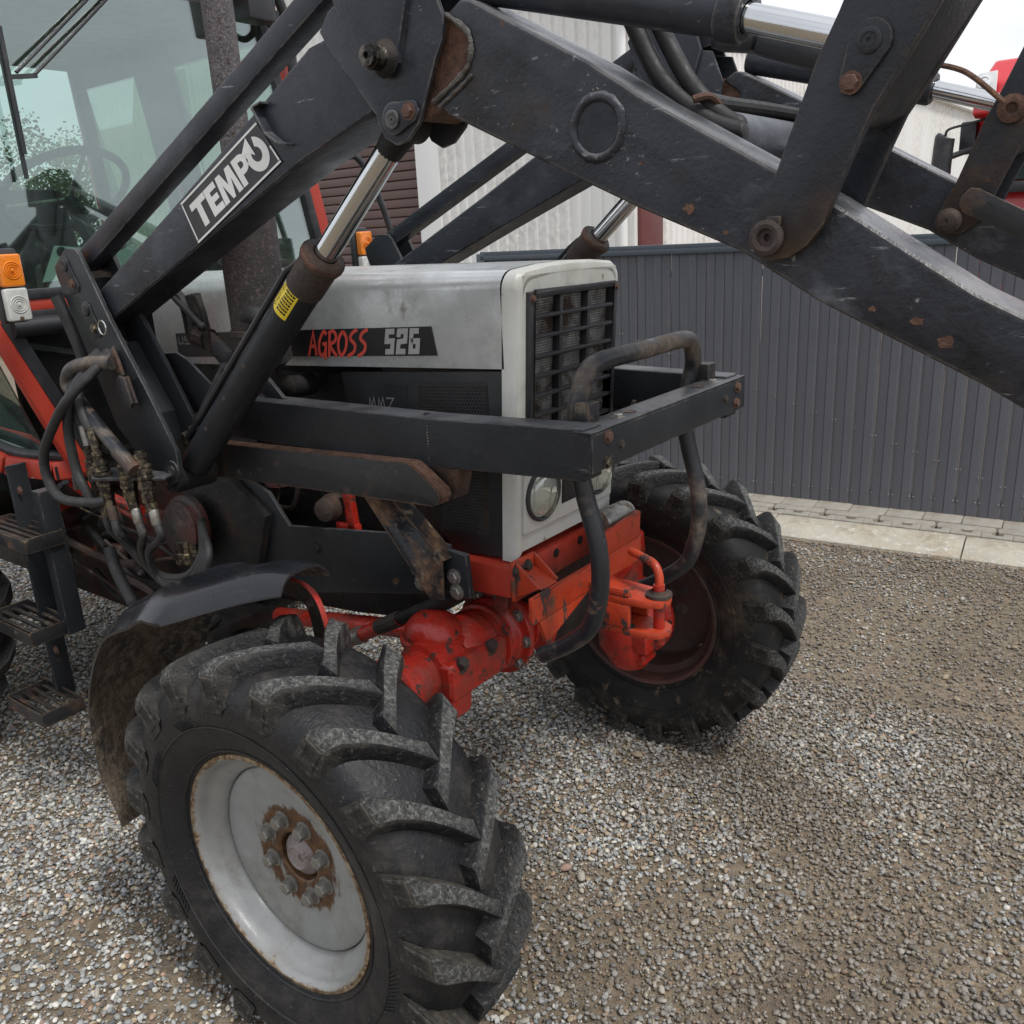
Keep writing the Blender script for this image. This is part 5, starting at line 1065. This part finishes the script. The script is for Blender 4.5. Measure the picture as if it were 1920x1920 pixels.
    # post: two plates, web, gusset
    PO = [(-.892,1.734),(-.918,1.735),(-.987,1.692),(-.985,1.668),(-.826,1.290),(-.643,1.144),(-.575,1.188),(-.575,1.250),(-.650,1.378),(-.769,1.562),(-.856,1.718),(-.872,1.732)]
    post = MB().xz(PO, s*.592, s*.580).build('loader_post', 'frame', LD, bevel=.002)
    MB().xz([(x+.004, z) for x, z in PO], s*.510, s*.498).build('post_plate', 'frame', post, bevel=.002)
    wbm = MB(); wbm.add([(-.80,s*.579,1.50),(-.80,s*.511,1.50),(-.68,s*.511,1.33),(-.68,s*.579,1.33),(-.665,s*.579,1.255),(-.665,s*.511,1.255)], [(0,1,2,3),(3,2,5,4)]); wbm.add([(-.80,s*.579,1.50),(-.80,s*.511,1.50),(-.86,s*.511,1.47),(-.86,s*.579,1.47)], [(0,1,2,3)]); wbm.build('post_web', 'frame', post, smooth=False)
    MB().xz([(-.93,1.65),(-.83,1.31),(-.79,1.31),(-.89,1.66)], s*.5795, s*.5105).build('post_back', 'frame', post)
    MB().xz([(-.79,1.462),(-.70,1.468),(-.66,1.455),(-.505,1.350),(-.64,1.32),(-.70,1.31)], s*.470, s*.462).build('post_gusset', 'frame', post, bevel=.002)
    for (x, z, lp) in ((-.93,1.694,1),(-.864,1.585,1),(-.598,1.197,0)):
        if lp:
            MB().xz([(x+.022*math.cos(R(a)), z+.022*math.sin(R(a))) for a in range(0, 181, 20)] + [(x-.022+.03, z-.055), (x+.0, z-.07), (x+.045, z-.065), (x+.052, z-.05)], s*.592, s*.5955).build('lock_plate', 'frame', post, bevel=.001)
            bolt(post, (x+.022, s*.5955, z-.045), (0,s,0), .009, .006, 'bolt_rust' if z > 1.6 else 'brass')
        pin(post, (x, s*.5955, z), (0,s,0), .015, .004, 'frame')
    MB().xz([(-.598+.028*math.cos(R(a)), 1.197+.028*math.sin(R(a))) for a in range(-60, 181, 20)] + [(-.655,1.160),(-.635,1.150)], s*.592, s*.597).build('lock_plate', 'frame', post, bevel=.001); bolt(post, (-.637, s*.597, 1.168), (0,s,0), .008, .006, 'bolt_rust')
    # lift cylinder
    B_, G_, T_ = Vector((-.650,s*YC,1.168)), Vector((-.05,s*YC,1.688)), Vector((.206,s*YC,1.910)); d = (T_-B_).normalized()
    cy = MB(); cy.lathe([(0,.03),(.026,.03),(.036,.05),(.038,.06),(.038,.70)], B_, d, 32); cyl_ = cy.build('lift_cylinder', 'frame', LD)
    L_ = (G_-B_).length
    MB().lathe([(.038,L_-.095),(.0405,L_-.09),(.0415,L_-.02),(.045,L_-.016),(.045,L_+.002),(.040,L_+.008),(.026,L_+.009)], B_, d, 32).build('gland', 'rust_dark', cyl_)
    MB().lathe([(.0455,L_-.012),(.0475,L_-.008),(.0475,L_-.001),(.0455,L_+.003)], B_, d, 28).build('gland_ring', 'rust', cyl_)
    MB().cyl(G_, T_-d*.045, .0245, 32).build('piston_rod', 'chrome', cyl_)
    MB().lathe([(.034,-.028),(.036,-.026),(.036,.026),(.034,.028),(.0,.028)], T_, (0,1,0), 26).tube([T_-d*.075, T_-d*.02], [.024,.030], 20).build('rod_eye', 'dark', cyl_)
    MB().lathe([(.0,-.06),(.036,-.06),(.040,-.056),(.040,.056),(.036,.06),(0,.06)], B_, (0,1,0), 26).build('barrel_eye', 'dark', cyl_)
    n_ = Vector((-d.z, 0, d.x))
    MB().tube([B_+d*.09+n_*.052+Vector((0,s*.012,0)), B_+d*.70+n_*.050+Vector((0,s*.012,0)), B_+d*.745+n_*.040]+([B_+d*.76+n_*.03]), .0075, 8).build('pressure_pipe', 'plastic', cyl_)
    MB().tube([B_+d*.10+n_*.07-Vector((0,s*.02,0)), B_+d*.33+n_*.085-Vector((0,s*.02,0))], .013, 10).build('supply_hose', 'hose', cyl_)
    b = MB(); b.cyl(B_+d*.075+n_*.03, B_+d*.075+n_*.075, .012, 6); b.cyl(B_+d*.055+n_*.055, B_+d*.115+n_*.062, .010, 6); b.cyl(B_+d*.09+n_*.075-Vector((0,s*.02,0)), B_+d*.135+n_*.078-Vector((0,s*.02,0)), .014, 6); b.build('pipe_fitting', 'brass', cyl_)
    for k in (.21, .33, .45): MB().lathe([(.0055,0),(.004,.0012),(0,.0014)], B_+d*k+Vector((0,s*.0375,0)), (0,s,0), 9).build('paint_chip', 'rust_dark', cyl_)
    # side beam towards the bumper, belly shield, rail and brace
    be = MB(); zt, zb = 1.350, 1.244
    b0 = [(-.62,.405),(.09,.405),(.455,.360),(.455,.295),(.09,.335),(-.62,.335)]
    be.prism([(x, s*y, zb) for x, y in b0], (0,0,zt-zb)); beam = be.build('side_beam', 'frame', LD, bevel=.006, seg=3)
    b = MB()
    for k in range(14): b.sphere((.089, s*.4055, 1.255+k*.0065), .0016+.001*random.random(), 5, 4)
    b.build('weld_bead', 'frame', beam)
    MB().xz([(-.49,1.35),(-.535,1.405),(-.515,1.412),(-.48,1.405),(-.42,1.352)], s*.372, s*.360).build('hose_lug', 'frame', beam, bevel=.002)
    MB().lathe([(.013,-.004),(.019,-.0045),(.019,.0045),(.013,.004)], (-.492, s*.366, 1.383), (0,1,0), 20, closed=True).build('lug_eye', 'zinc', beam)
    bolt(beam, (.06, s*.37, 1.350), (0,0,1), .007, .005, 'frame')
    sh_ = MB(); sp_ = [(-.62,1.234),(.058,1.257),(.075,1.250),(.140,1.205),(.145,1.190),(.138,1.176),(.122,1.170),(-.666,1.141)]
    sh_.xz(sp_, s*.442, s*.437); sh_ = sh_.build('belly_shield', 'frame_rusty', LD, bevel=.001)
    fl_ = MB(); fp = [(x, z) for x, z in sp_[:-1]] + [(-.45,1.150),(-.666,1.141)]
    for (x0, z0), (x1, z1) in zip(fp, fp[1:]): fl_.add([(x0,s*.4445,z0),(x1,s*.4445,z1),(x1,s*.405,z1),(x0,s*.405,z0)], [(0,1,2,3)])
    fl_.build('shield_flange', 'rust', sh_, smooth=False)
    MB().xz([(-.66,1.14),(-.10,1.166),(-.10,1.171),(-.66,1.146)], s*.452, s*.4445).build('shield_lip', 'zinc', sh_) if False else None
    rl_ = MB().xz([(-.97,1.10),(-.80,1.12),(-.63,1.06),(-.56,.975),(-.11,1.025),(.03,1.02),(.03,.905),(-.02,.885),(-.30,.83),(-.555,.778),(-.80,.80),(-.97,.86)], s*.300, s*.288).build('side_rail', 'frame', LD, bevel=.002)
    MB().xz([(.0,1.018),(.094,1.012),(.100,.905),(.004,.897)], s*.316, s*.3005).build('mounting_plate', 'frame', rl_, bevel=.003)
    for x, z in ((-.078,.940),(-.070,.905)): bolt(rl_, (x, s*.300, z), (0,s,0), .014, .012)
    for x, z in ((.055,.952),(.060,.915)): bolt(rl_, (x, s*.316, z), (0,s,0), .014, .012)
    for x, z in ((-.80,.93),(-.765,.935),(-.45,.93)): bolt(rl_, (x, s*.300, z), (0,s,0), .012, .009, 'zinc' if x < -.5 else 'dark')
    br = MB(); br.prism([(-.175,s*.372,1.150),(-.095,s*.372,1.155),(.045,s*.345,1.000),(.04,s*.345,.90),(.0,s*.345,.895)], (0,-s*.006,0)); br.prism([(-.095,s*.372,1.155),(-.088,s*.372,1.155),(.052,s*.345,1.000),(.045,s*.345,1.000)], (0,-s*.045,0)); br.prism([(-.18,s*.372,1.150),(-.174,s*.372,1.150),(.0,s*.345,.895),(-.006,s*.345,.897)], (0,-s*.045,0))
    br.build('diagonal_brace', 'brace', rl_, bevel=.0015)
    MB().prism([(.07,s*.40,1.244),(.155,s*.385,1.244),(.12,s*.37,1.165),(.06,s*.38,1.20)], (0,-s*.05,0)).build('beam_gusset', 'rust_dark', beam, bevel=.004)
    # bell-crank lever: two plates joined by a web, with pins
    LV = [(.905,1.767),(.950,1.890),(.975,1.942),(1.02,2.05),(1.15,2.05),(1.097,1.953),(1.053,1.880),(1.022,1.834),(.998,1.778),(.970,1.705),(.950,1.680),(.927,1.666),(.896,1.662),(.877,1.680),(.875,1.706)]
    lv = MB().xz(LV, yo+s*.024, yo+s*.008).build('tilt_lever', 'lever', LD, bevel=.002)
    MB().xz(LV, yi-s*.008, yi-s*.022).build('lever_plate', 'lever', lv, bevel=.002)
    MB().prism([(.992,yo+s*.008,1.815),(1.022,yo+s*.008,1.834),(1.097,yo+s*.008,1.953),(1.15,yo+s*.008,2.05),(1.12,yo+s*.008,2.05),(1.07,yo+s*.008,1.955)], (0, (yi-yo)-s*.016, 0)).build('lever_web', 'lever', lv, bevel=.003)
    lp = [(1.014+.026*math.cos(R(a)), 1.903+.026*math.sin(R(a))) for a in range(-40, 190, 20)] + [(.975,1.85),(.985,1.842),(1.003,1.845)]
    MB().xz([(1.014+.025*math.cos(R(a)), 1.903+.025*math.sin(R(a))) for a in range(-20, 161, 20)] + [(.982,1.868),(.983,1.853),(.996,1.848),(1.008,1.856)], yo+s*.024, yo+s*.031).build('lock_plate', 'lever', lv, bevel=.0015)
    pin(lv, (1.014, yo+s*.031, 1.904), (0,s,0), .014, .004, 'lever'); bolt(lv, (.996, yo+s*.031, 1.862), (0,s,0), .009, .008, 'bolt_rust')
    b = MB(); b.lathe([(.020,0),(.022,.004),(.0225,.010),(.017,.013),(.012,.012),(.010,.006),(.005,.005),(.003,-.004),(0,-.004)], (.900,yo+s*.024,1.692), (0,s,0), 26); b.build('pivot_pin', 'rust_dark', lv)
    b = MB(); b.box((.899,yo+s*.025,1.706),(.918,yo+s*.033,1.718)); b.build('lock_tab', 'lever', lv, bevel=.002)
    if s > 0:
        b = MB(); b.lathe([(.026,0),(.027,.012),(.020,.018),(.019,.03),(.015,.032),(.004,.032),(0,.028)], (.900, yi-s*.022, 1.692), (0,-s,0), 26); b.build('pivot_pin', 'rust_dark', lv)
        b = MB(); b.lathe([(.028,0),(.028,.010),(.020,.012),(.012,.012),(.010,.006),(0,.006)], (1.000, yi-s*.022, 1.906), (0,-s,0), 26); b.build('pin_ring', 'rust', lv)
        b = MB(); b.tube(smooth_path([(.82,yi-s*.03,2.016),(.885,yi-s*.03,1.996),(.925,yi-s*.03,1.972),(.985,yi-s*.03,1.918)],5), .0055, 8); b.build('grease_pipe', 'rust', lv)
    # tilt cylinder
    A_, C_, E_ = Vector((.40,s*YC,2.088)), Vector((.822,s*YC,1.972)), Vector((1.014,s*YC,1.908))
    d2 = (C_-A_).normalized(); tc_ = MB().cyl(A_, C_-d2*.02, .030, 30).build('tilt_cylinder', 'arm', LD)
    MB().lathe([(.030,-.03),(.035,-.026),(.035,.0),(.031,.006),(.020,.007)], C_, d2, 30).build('gland', 'arm_worn', tc_)
    MB().cyl(C_, E_, .0185, 28).build('piston_rod', 'chrome', tc_)
    MB().lathe([(.028,-.03),(.030,-.028),(.030,.028),(.028,.03)], E_, (0,1,0), 22).build('rod_eye', 'dark', tc_)
    if s < 0:
        b = MB(); b.bar((.70,-.33,1.985),(.77,-.33,1.972),.05,.030); b.bar((.77,-.325,1.972),(.885,-.325,1.928),.05,.036); b.build('hose_guard', 'plastic', tc_, bevel=.010)
# cross tube between the arms and hoses along it
MB().lathe([(.052,-.462),(.052,.462)], (.629,0,1.853), (0,1,0), 36).build('cross_tube', 'arm', LD)
for o, z in ((0, 0), (.020, .004), (.042, 0)):
    MB().tube(smooth_path([(.60-o*.3,-.30,1.925+z),(.60-o*.4,-.1,1.925+z),(.62-o,.15,1.925),(.68-o,.40,1.905),(.72-o,.455,1.86)],6), .0125, 10).build('hydraulic_hose', 'hose', LD)
for pth, r in (([(.585,-.43,2.06),(.60,-.42,2.02),(.652,-.42,1.927),(.723,-.42,1.866),(.775,-.42,1.842),(.792,-.42,1.840)], .0145), ([(.62,-.41,2.06),(.635,-.41,2.02),(.690,-.41,1.925),(.745,-.41,1.868),(.785,-.41,1.848)], .0135), ([(.545,-.38,1.92),(.60,-.37,1.905),(.66,-.38,1.90),(.74,-.40,1.87)], .012)):
    sp9 = smooth_path(pth, 7); MB().tube(sp9, [r]*(len(sp9)-3) + [r*.95, r*.8, r*.45], 12).build('hydraulic_hose', 'hose', LD)
b = MB(); b.tube(smooth_path([(.715,-.44,1.89),(.735,-.425,1.893),(.745,-.405,1.875),(.74,-.39,1.855)],5), .006, 8); b.build('hose_tie', 'bolt_rust', LD)
# rust-worn flat bar ahead of the far arm
b = MB().xz([(.925,1.725),(.930,1.742),(.945,1.757),(.96,1.755),(1.25,1.600),(1.245,1.548),(.935,1.708)], .405, .392); b.build('bucket_stop_bar', 'frame_rusty', LD, bevel=.003)

# ---- bumper beam, bull bar
bp_ = MB(); zt, zb = 1.3445, 1.2635
bp_.box((.405,-.363,zt-.006),(.475,.363,zt)); bp_.box((.469,-.363,zb),(.475,.363,zt-.0061)); bp_.box((.405,-.363,zb),(.4689,.363,zb+.006))
bp_.v = [(x, y, z) for x, y, z in bp_.v]
bump = bp_.build('bumper_beam', 'frame', LD, bevel=.0015)
for s in (-1, 1):
    b = MB(); b.box((.41,s*.357,zb+.0065),(.4685,s*.3628,zt-.0065)); b.build('end_plate', 'frame', bump)
for y, z in ((-.305,1.326),(-.310,1.276),(.315,1.322),(.310,1.283)): bolt(bump, (.475,y,z), (1,0,0), .0095, .008, 'bolt_rust' if not (y < 0 and z < 1.3) else 'brass')
for y, z in ((-.255,1.300),(.245,1.305)): bolt(bump, (.475,y,z), (1,0,0), .0075, .006, 'rust_dark')
for y in (-.215, .235): bolt(bump, (.445,y,zt), (0,0,1), .0095, .008)
for y in (-.155, .17): MB().lathe([(.0125,.0003),(.0135,.0015),(.0115,.0015),(.010,-.0002),(0,-.0002)], (.440,y,zt), (0,0,1), 20).build('bolt_hole', 'rust', bump)
for s in (-1, 1):
    b = MB(); b.box((.392,s*.275-.02,zt+.0005),(.425,s*.275+.022,zt+.040)); b.build('tube_clamp', 'frame_rusty', bump, bevel=.002)
def R3(p): return p
bb = [(.245,-.240,.765),(.31,-.240,.805),(.375,-.241,.860),(.402,-.242,.925),(.412,-.242,1.0),(.405,-.243,1.08),(.378,-.244,1.18),(.366,-.246,1.25),(.372,-.258,1.34),(.380,-.262,1.38),(.386,-.240,1.432),(.388,-.190,1.452),(.388,0,1.4525)]
bb = bb + [(x, -y, z) for x, y, z in bb[-2::-1]]
MB().tube(smooth_path(bb, 6), .0205, 18).build('bull_bar', 'bull', LD)
# inside of the beam frame: cross plate and far beam hook
b = MB(); b.box((.24,.16,1.246),(.40,.33,1.252)); b.prism([(.30,.05,1.26),(.31,.05,1.26),(.31,.10,1.315),(.30,.10,1.315)], (0,.004,0)); b.build('cross_plate', 'frame_rusty', bump)

# ---- front hitch (orange-red) and drawbar clevis
ht = MB(); ht.box((.245,-.275,.86),(.257,.215,.925)); ht.prism([(.245,-.275,.86),(.245,-.275,.925),(.245,-.285,.925),(.245,-.285,.86)], (.012,0,0))
ht.prism([(.245,-.235,.80),(.245,-.215,.80),(.245,-.05,.86),(.245,-.26,.86)], (.012,0,0)); ht.prism([(.245,.02,.925),(.245,.21,.925),(.245,.215,.995),(.245,.205,1.0),(.245,.02,.985)], (.012,0,0))
hitch = ht.build('front_hitch', 'orange_hitch', T, bevel=.003)
for s in (-1, 1):
    b = MB(); b.box((.165,s*.20-.045,.885),(.178,s*.20+.045,.985)); b.prism([(.178,s*.20-.04,.985),(.178,s*.20-.04,.895),(.244,s*.20-.04,.93)], (0,.009,0)); b.prism([(.178,s*.20+.035,.985),(.178,s*.20+.035,.895),(.244,s*.20+.035,.93)], (0,.009,0)); b.add([(.1785,s*.2-.03,.955),(.1785,s*.2+.034,.955),(.244,s*.2+.034,.925),(.244,s*.2-.03,.925)], [(0,1,2,3)]); b.build('hitch_bracket', 'orange_hitch', hitch, bevel=.006)
    for k in (-1, 1): bolt(hitch, (.178, s*.20+k*.022 - .015, .962), (1,0,0), .011, .010, 'rust_dark')
cl = MB()
def lugp(z0, z1): return [(.257,-.05),(.257,.06),(.36,.05),(.42,.045),(.445,.03),(.455,0),(.445,-.03),(.42,-.045),(.36,-.05)], z0, z1
for z0, z1 in ((.845,.865),(.765,.783)):
    P2, a, c = lugp(z0, z1); cl.prism([(x, y, a) for x, y in P2], (0,0,c-a))
cl.box((.257,-.052,.783),(.37,-.036,.845)); cl.box((.257,.04,.783),(.37,.055,.845)); cl.box((.257,-.05,.866),(.37,-.04,.885))
clv = cl.build('drawbar_clevis', 'orange_hitch', hitch, bevel=.006)
MB().cyl((.425,0,.74),(.425,0,.895),.014,18).build('clevis_pin', 'red_axle', hitch)
MB().lathe([(.014,.866),(.032,.866),(.032,.873),(.020,.876),(.018,.882)], (.425,0,0), (0,0,1), 24).build('pin_washer', 'rust_dark', hitch)
MB().tube(smooth_path([(.425,0,.885),(.423,.004,.915),(.405,.012,.940),(.36,.03,.945),(.32,.05,.945)],6), .0105, 12).build('pin_handle', 'orange_hitch', hitch)
b = MB(); b.lathe([(0,0),(.03,0),(.034,.01),(.034,.11),(.03,.12),(0,.12)], (.20,.10,.985), (.1,1,.0), 18); b.build('steering_motor', 'zinc', hitch); bolt(hitch, (.215,.235,.95), (1,0,0), .014, .014, 'zinc')

# ---- hydraulic couplers, valve plate and hoses beside the near post
vp = MB().prism([(-.862,-.66,1.184),(-.765,-.715,1.182),(-.58,-.63,1.186),(-.60,-.585,1.186),(-.80,-.62,1.186)], (0,0,.006)).build('coupler_plate', 'frame', LD, bevel=.001)
def coupler(x, y, z, k):
    b = MB(); b.lathe([(0,-.004),(.019,-.004),(.021,.0),(.021,.006),(.0175,.008),(.0175,.011),(.020,.012),(.020,.020),(.0165,.022),(.0165,.026),(.019,.027),(.019,.033),(.0135,.036),(.0135,.048),(.0155,.050),(.0155,.060),(.011,.062),(.011,.068),(0,.068)], (x,y,z), (-.12,0,1), 20); b.build('quick_coupler', 'brass', vp)
    b = MB(); b.lathe([(.013,-.06),(.017,-.055),(.017,-.025),(.020,-.022),(.020,.0)], (x,y,z-.004), (0,0,1), 6); b.lathe([(.011,-.085),(.014,-.082),(.014,-.062),(.010,-.06)], (x+.004,y,z), (0,0,1), 6); b.build('coupler_fitting', 'brass', vp)
    if k: MB().lathe([(.0115,.0),(.0115,.05),(.010,.052)], (x-.009,y,z+.068), (-.18,0,1), 14).build('hose_ferrule', 'zinc' if k == 1 else 'brass', vp)
for k, (x, y) in enumerate(((-.820,-.675),(-.762,-.685),(-.685,-.665),(-.63,-.65))): coupler(x, y, 1.190, 1 if k == 0 else (2 if k == 1 else 0))
def hose(pts, r=.0125, name='hydraulic_hose', mat='hose'): return MB().tube(smooth_path(pts, 7), r, 12).build(name, mat, LD)
hose([(-.84,-.675,1.305),(-.865,-.675,1.36),(-.87,-.65,1.43),(-.84,-.555,1.50)]); hose([(-.785,-.685,1.305),(-.82,-.68,1.36),(-.85,-.65,1.43),(-.86,-.555,1.50)])
hose([(-.78,-.555,1.50),(-.77,-.64,1.455),(-.80,-.71,1.39),(-.87,-.725,1.325),(-.965,-.725,1.235),(-.975,-.725,1.16),(-.92,-.725,1.118),(-.82,-.71,1.118),(-.76,-.69,1.125)])
hose([(-.80,-.555,1.50),(-.82,-.65,1.44),(-.84,-.695,1.37),(-.865,-.70,1.29),(-.865,-.70,1.20),(-.84,-.70,1.15),(-.825,-.69,1.10)])
for i, (x, y) in enumerate(((-.815,-.675),(-.757,-.685),(-.68,-.665),(-.625,-.65))):
    MB().lathe([(.0105,0),(.012,.004),(.012,.036),(.010,.04)], (x+.008,y,1.072), (-.12,0,1), 12).build('hose_ferrule', ['brass','rust_dark','zinc','zinc'][i], vp)
    hose([(x+.008,y,1.075),(x+.016,y,1.04),(-.80+.035*i,-.64,.985),(-.775+.02*i,-.62,.935-.01*i),(-.70+.015*i,-.61,.905-.008*i),(-.60+.01*i,-.60,.925-.008*i),(-.555+.01*i,-.58,.985),(-.60,-.54,1.03),(-.66,-.50,1.03)], .0105)
b = MB()
for x in (-.675,-.655,-.63): b.lathe([(.010,0),(.014,.004),(.014,.03),(.011,.032),(.011,.06),(0,.06)], (x,-.56+.3*(x+.65),.93), (0,0,1), 6)
b.build('valve_fittings', 'brass', LD)
hd = hose([(-.742,-.62,1.462),(-.80,-.645,1.462),(-.855,-.66,1.450),(-.885,-.665,1.425),(-.888,-.665,1.400),(-.86,-.665,1.375),(-.76,-.668,1.30),(-.635,-.672,1.217)], .0175, 'stand_handle', 'bull')
MB().tube([(-.70,-.67,1.256),(-.630,-.672,1.2135)], .0185, 14).build('worn_tip', 'rust_dark', hd)
b = MB(); b.prism([(-.765,-.60,1.475),(-.75,-.60,1.50),(-.735,-.60,1.465),(-.725,-.60,1.43),(-.755,-.60,1.44)], (0,-.010,0)); b.prism([(-.735,-.605,1.425),(-.70,-.605,1.43),(-.68,-.605,1.365),(-.71,-.605,1.35)], (0,-.008,0)); b.build('handle_bracket', 'rust_dark', LD, bevel=.003)
MB().tube([Vector((-.775,-.61,1.545))+Vector((math.cos(a)*.017,0,math.sin(a)*.017)) for a in [2*math.pi*i/20 for i in range(20)]], .0022, 6, closed=True).build('linch_ring', 'chrome', LD)
b = MB(); b.xz([(-.715,1.425),(-.70,1.435),(-.68,1.43),(-.665,1.37),(-.675,1.355),(-.70,1.36),(-.722,1.395)], -.632, -.624); b.build('lock_tab', 'frame_rusty', LD, bevel=.002)
MB().lathe([(0,0),(.012,.0),(.012,.035),(.006,.04),(.005,.06),(.010,.075),(0,.08)], (-.872,-.70,1.145), (.05,0,1), 14).build('coupler_cap', 'rust_dark', LD)
MB().tube(smooth_path([(-.99,-.60,1.62),(-.97,-.58,1.5),(-.96,-.57,1.4)],5), .016, 10).build('hydraulic_hose', 'hose', LD)

# ---- decals on the near arm and cylinder
Q = [(-.422,-.5745,1.812),(-.135,-.5745,1.943),(-.073,-.5745,1.866),(-.378,-.5745,1.727)]
f = quadmap(Q); near_arm = [o for o in LD.children if o.name.startswith('loader_arm')][0]
plate = MB().prism([f(0,1), f(1,1), f(1,0), f(0,0)], (0,.0022,0)).build('name_plate', 'black_ink', near_arm)
b = MB(); rb = .014; fo = Vector((0,-.0006,0)); asp = 3.4
ribbon(b, [(.0,1-.0),(1,1)], .045, lambda u, v: f(u, v-.03), fo, asp); ribbon(b, [(0,.0),(1,0)], .045, lambda u, v: f(u, v+.03), fo, asp)
ribbon(b, [(.008,.07),(.008,.93)], .045, f, fo, asp); ribbon(b, [(.992,.07),(.992,.42)], .045, f, fo, asp)
b.build('plate_border', 'white_ink', plate, smooth=False)
b = MB()
def poly(pts, off=0): 
    P = [f(u, v) + fo - Vector((0, off, 0)) for u, v in pts]; b.add(P, [tuple(range(len(P)))])
def let(u0, w_, shape, v0=.17, v1=.80):
    for pc in shape: poly([(u0 + w_*p[0], v0 + (v1-v0)*p[1]) for p in pc])
let(.075, .185, [[(0,1),(1,1),(1,.76),(.66,.76),(.66,0),(.34,0),(.34,.76),(0,.76)]])
let(.265, .135, [[(0,0),(1,0),(1,.24),(.42,.24),(.42,.40),(.92,.40),(.92,.61),(.42,.61),(.42,.77),(1,.77),(1,1),(0,1)]])
let(.405, .215, [[(0,0),(.25,0),(.27,.62),(.45,0),(.58,0),(.76,.62),(.77,0),(1,0),(.92,1),(.66,1),(.52,.48),(.36,1),(.10,1)]])
let(.630, .145, [[(0,0),(.34,0),(.34,1),(0,1)]])
P_o = [(.5+.5*math.cos(R(a)), .67+.33*math.sin(R(a))) for a in range(90, -91, -15)]; P_i = [(.5+.16*math.cos(R(a)), .67+.11*math.sin(R(a))) for a in range(-90, 91, 15)]
let(.630, .145, [[(.345,1)] + P_o + [(.345,.34)] + [(.345,.56)] + P_i + [(.345,.78)]])
# arrow ring
cx, cy, ro, ri = .865, .50, .37, .16; k = asp
ring = [(cx + ro/k*.92*math.cos(R(a)), cy + ro*math.sin(R(a))) for a in range(70, -256, -10)]; inn = [(cx + ri/k*math.cos(R(a)), cy + ri*math.sin(R(a))) for a in range(-255, 71, 10)]
inn = [(cx + ri/k*math.cos(R(a)), cy + ri*math.sin(R(a))) for a in range(-250, 71, 10)]
n_ = len(ring)
ra = [R(70 - i*325/32) for i in range(33)]
vs_ = [f(cx + ro/k*.95*math.cos(a), cy + ro*math.sin(a)) + fo for a in ra] + [f(cx + ri/k*math.cos(a), cy + ri*math.sin(a)) + fo for a in ra]
b.add(vs_, [(i, i+1, 33+i+1, 33+i) for i in range(30)])
poly([(cx-.125, .70), (cx-.012, .93), (cx-.012, .50), (cx-.045, .62), (cx-.075, .66)], .0003)
b.build('plate_letters', 'white_ink', plate, smooth=False)
# stop bracket beside the plate
b = MB(); b.bar((-.122,-.580,1.966),(-.092,-.580,1.918),.004,.026,(0,1,0)); b.bar((-.092,-.580,1.918),(-.062,-.580,1.898),.004,.026,(0,1,0)); b.bar((-.062,-.580,1.898),(-.035,-.580,1.893),.004,.022,(0,1,0)); b.bar((-.122,-.580,1.966),(-.095,-.580,1.972),.004,.022,(0,1,0)); b.build('hose_bracket', 'arm', near_arm, bevel=.001)
# yellow caution label wrapped on the near cylinder
cyl_n = [o for o in LD.children if o.name.startswith('lift_cylinder')][0]
B_ = Vector((-.650,-YC,1.168)); d = Vector((.856,0,.742)).normalized(); n_ = Vector((-d.z,0,d.x)); m_ = Vector((0,-1,0))
def wrap(h, a, r=.0386): return B_ + d*h + (m_*math.cos(R(a)) + n_*math.sin(R(a)))*r
def patch(b, h0, h1, a0, a1, r, nn=8, corner=0):
    vs_ = []
    for i in range(nn+1):
        a = a0+(a1-a0)*i/nn
        c0 = corner*max(0, (i/nn-.6)/.4)**2
        vs_ += [wrap(h0+c0, a, r), wrap(h1, a, r)]
    b.add(vs_, [(2*i, 2*i+1, 2*i+3, 2*i+2) for i in range(nn)])
b = MB(); patch(b, .632, .712, -38, 42, .0386, 12, .012); lab = b.build('caution_label', 'yellow', cyl_n)
b = MB(); rr = random.Random(2)
for j in range(7):
    h = .642 + j*.0085; a = -30
    while a < 8:
        w_ = rr.uniform(3, 9); patch(b, h, h+.0052, a, min(a+w_, 10), .0389, 2); a += w_ + 1.6
fcap = lambda u, v: wrap(.640+u*.064, 18+v*14, .0389)
caps = {'C':[[(.9,.85),(.5,1),(.1,.5),(.5,0),(.9,.15)]],'A':[[(0,0),(.5,1),(1,0)],[(.2,.35),(.8,.35)]],'U':[[(.1,1),(.1,.2),(.5,0),(.9,.2),(.9,1)]],'T':[[(0,.95),(1,.95)],[(.5,.9),(.5,0)]],'I':[[(.5,0),(.5,1)]],'O':[[(.5,1),(.1,.5),(.5,0),(.9,.5),(.5,1)]],'N':[[(.1,0),(.1,1),(.9,0),(.9,1)]]}
for i, ch in enumerate('CAUTION'):
    for st in caps[ch]: ribbon(b, [((i+.12+p[0]*.72)/7.4, p[1]) for p in st], .15, fcap, (0,-.0001,0), 6)
b.build('label_print', 'black_ink', lab, smooth=False)
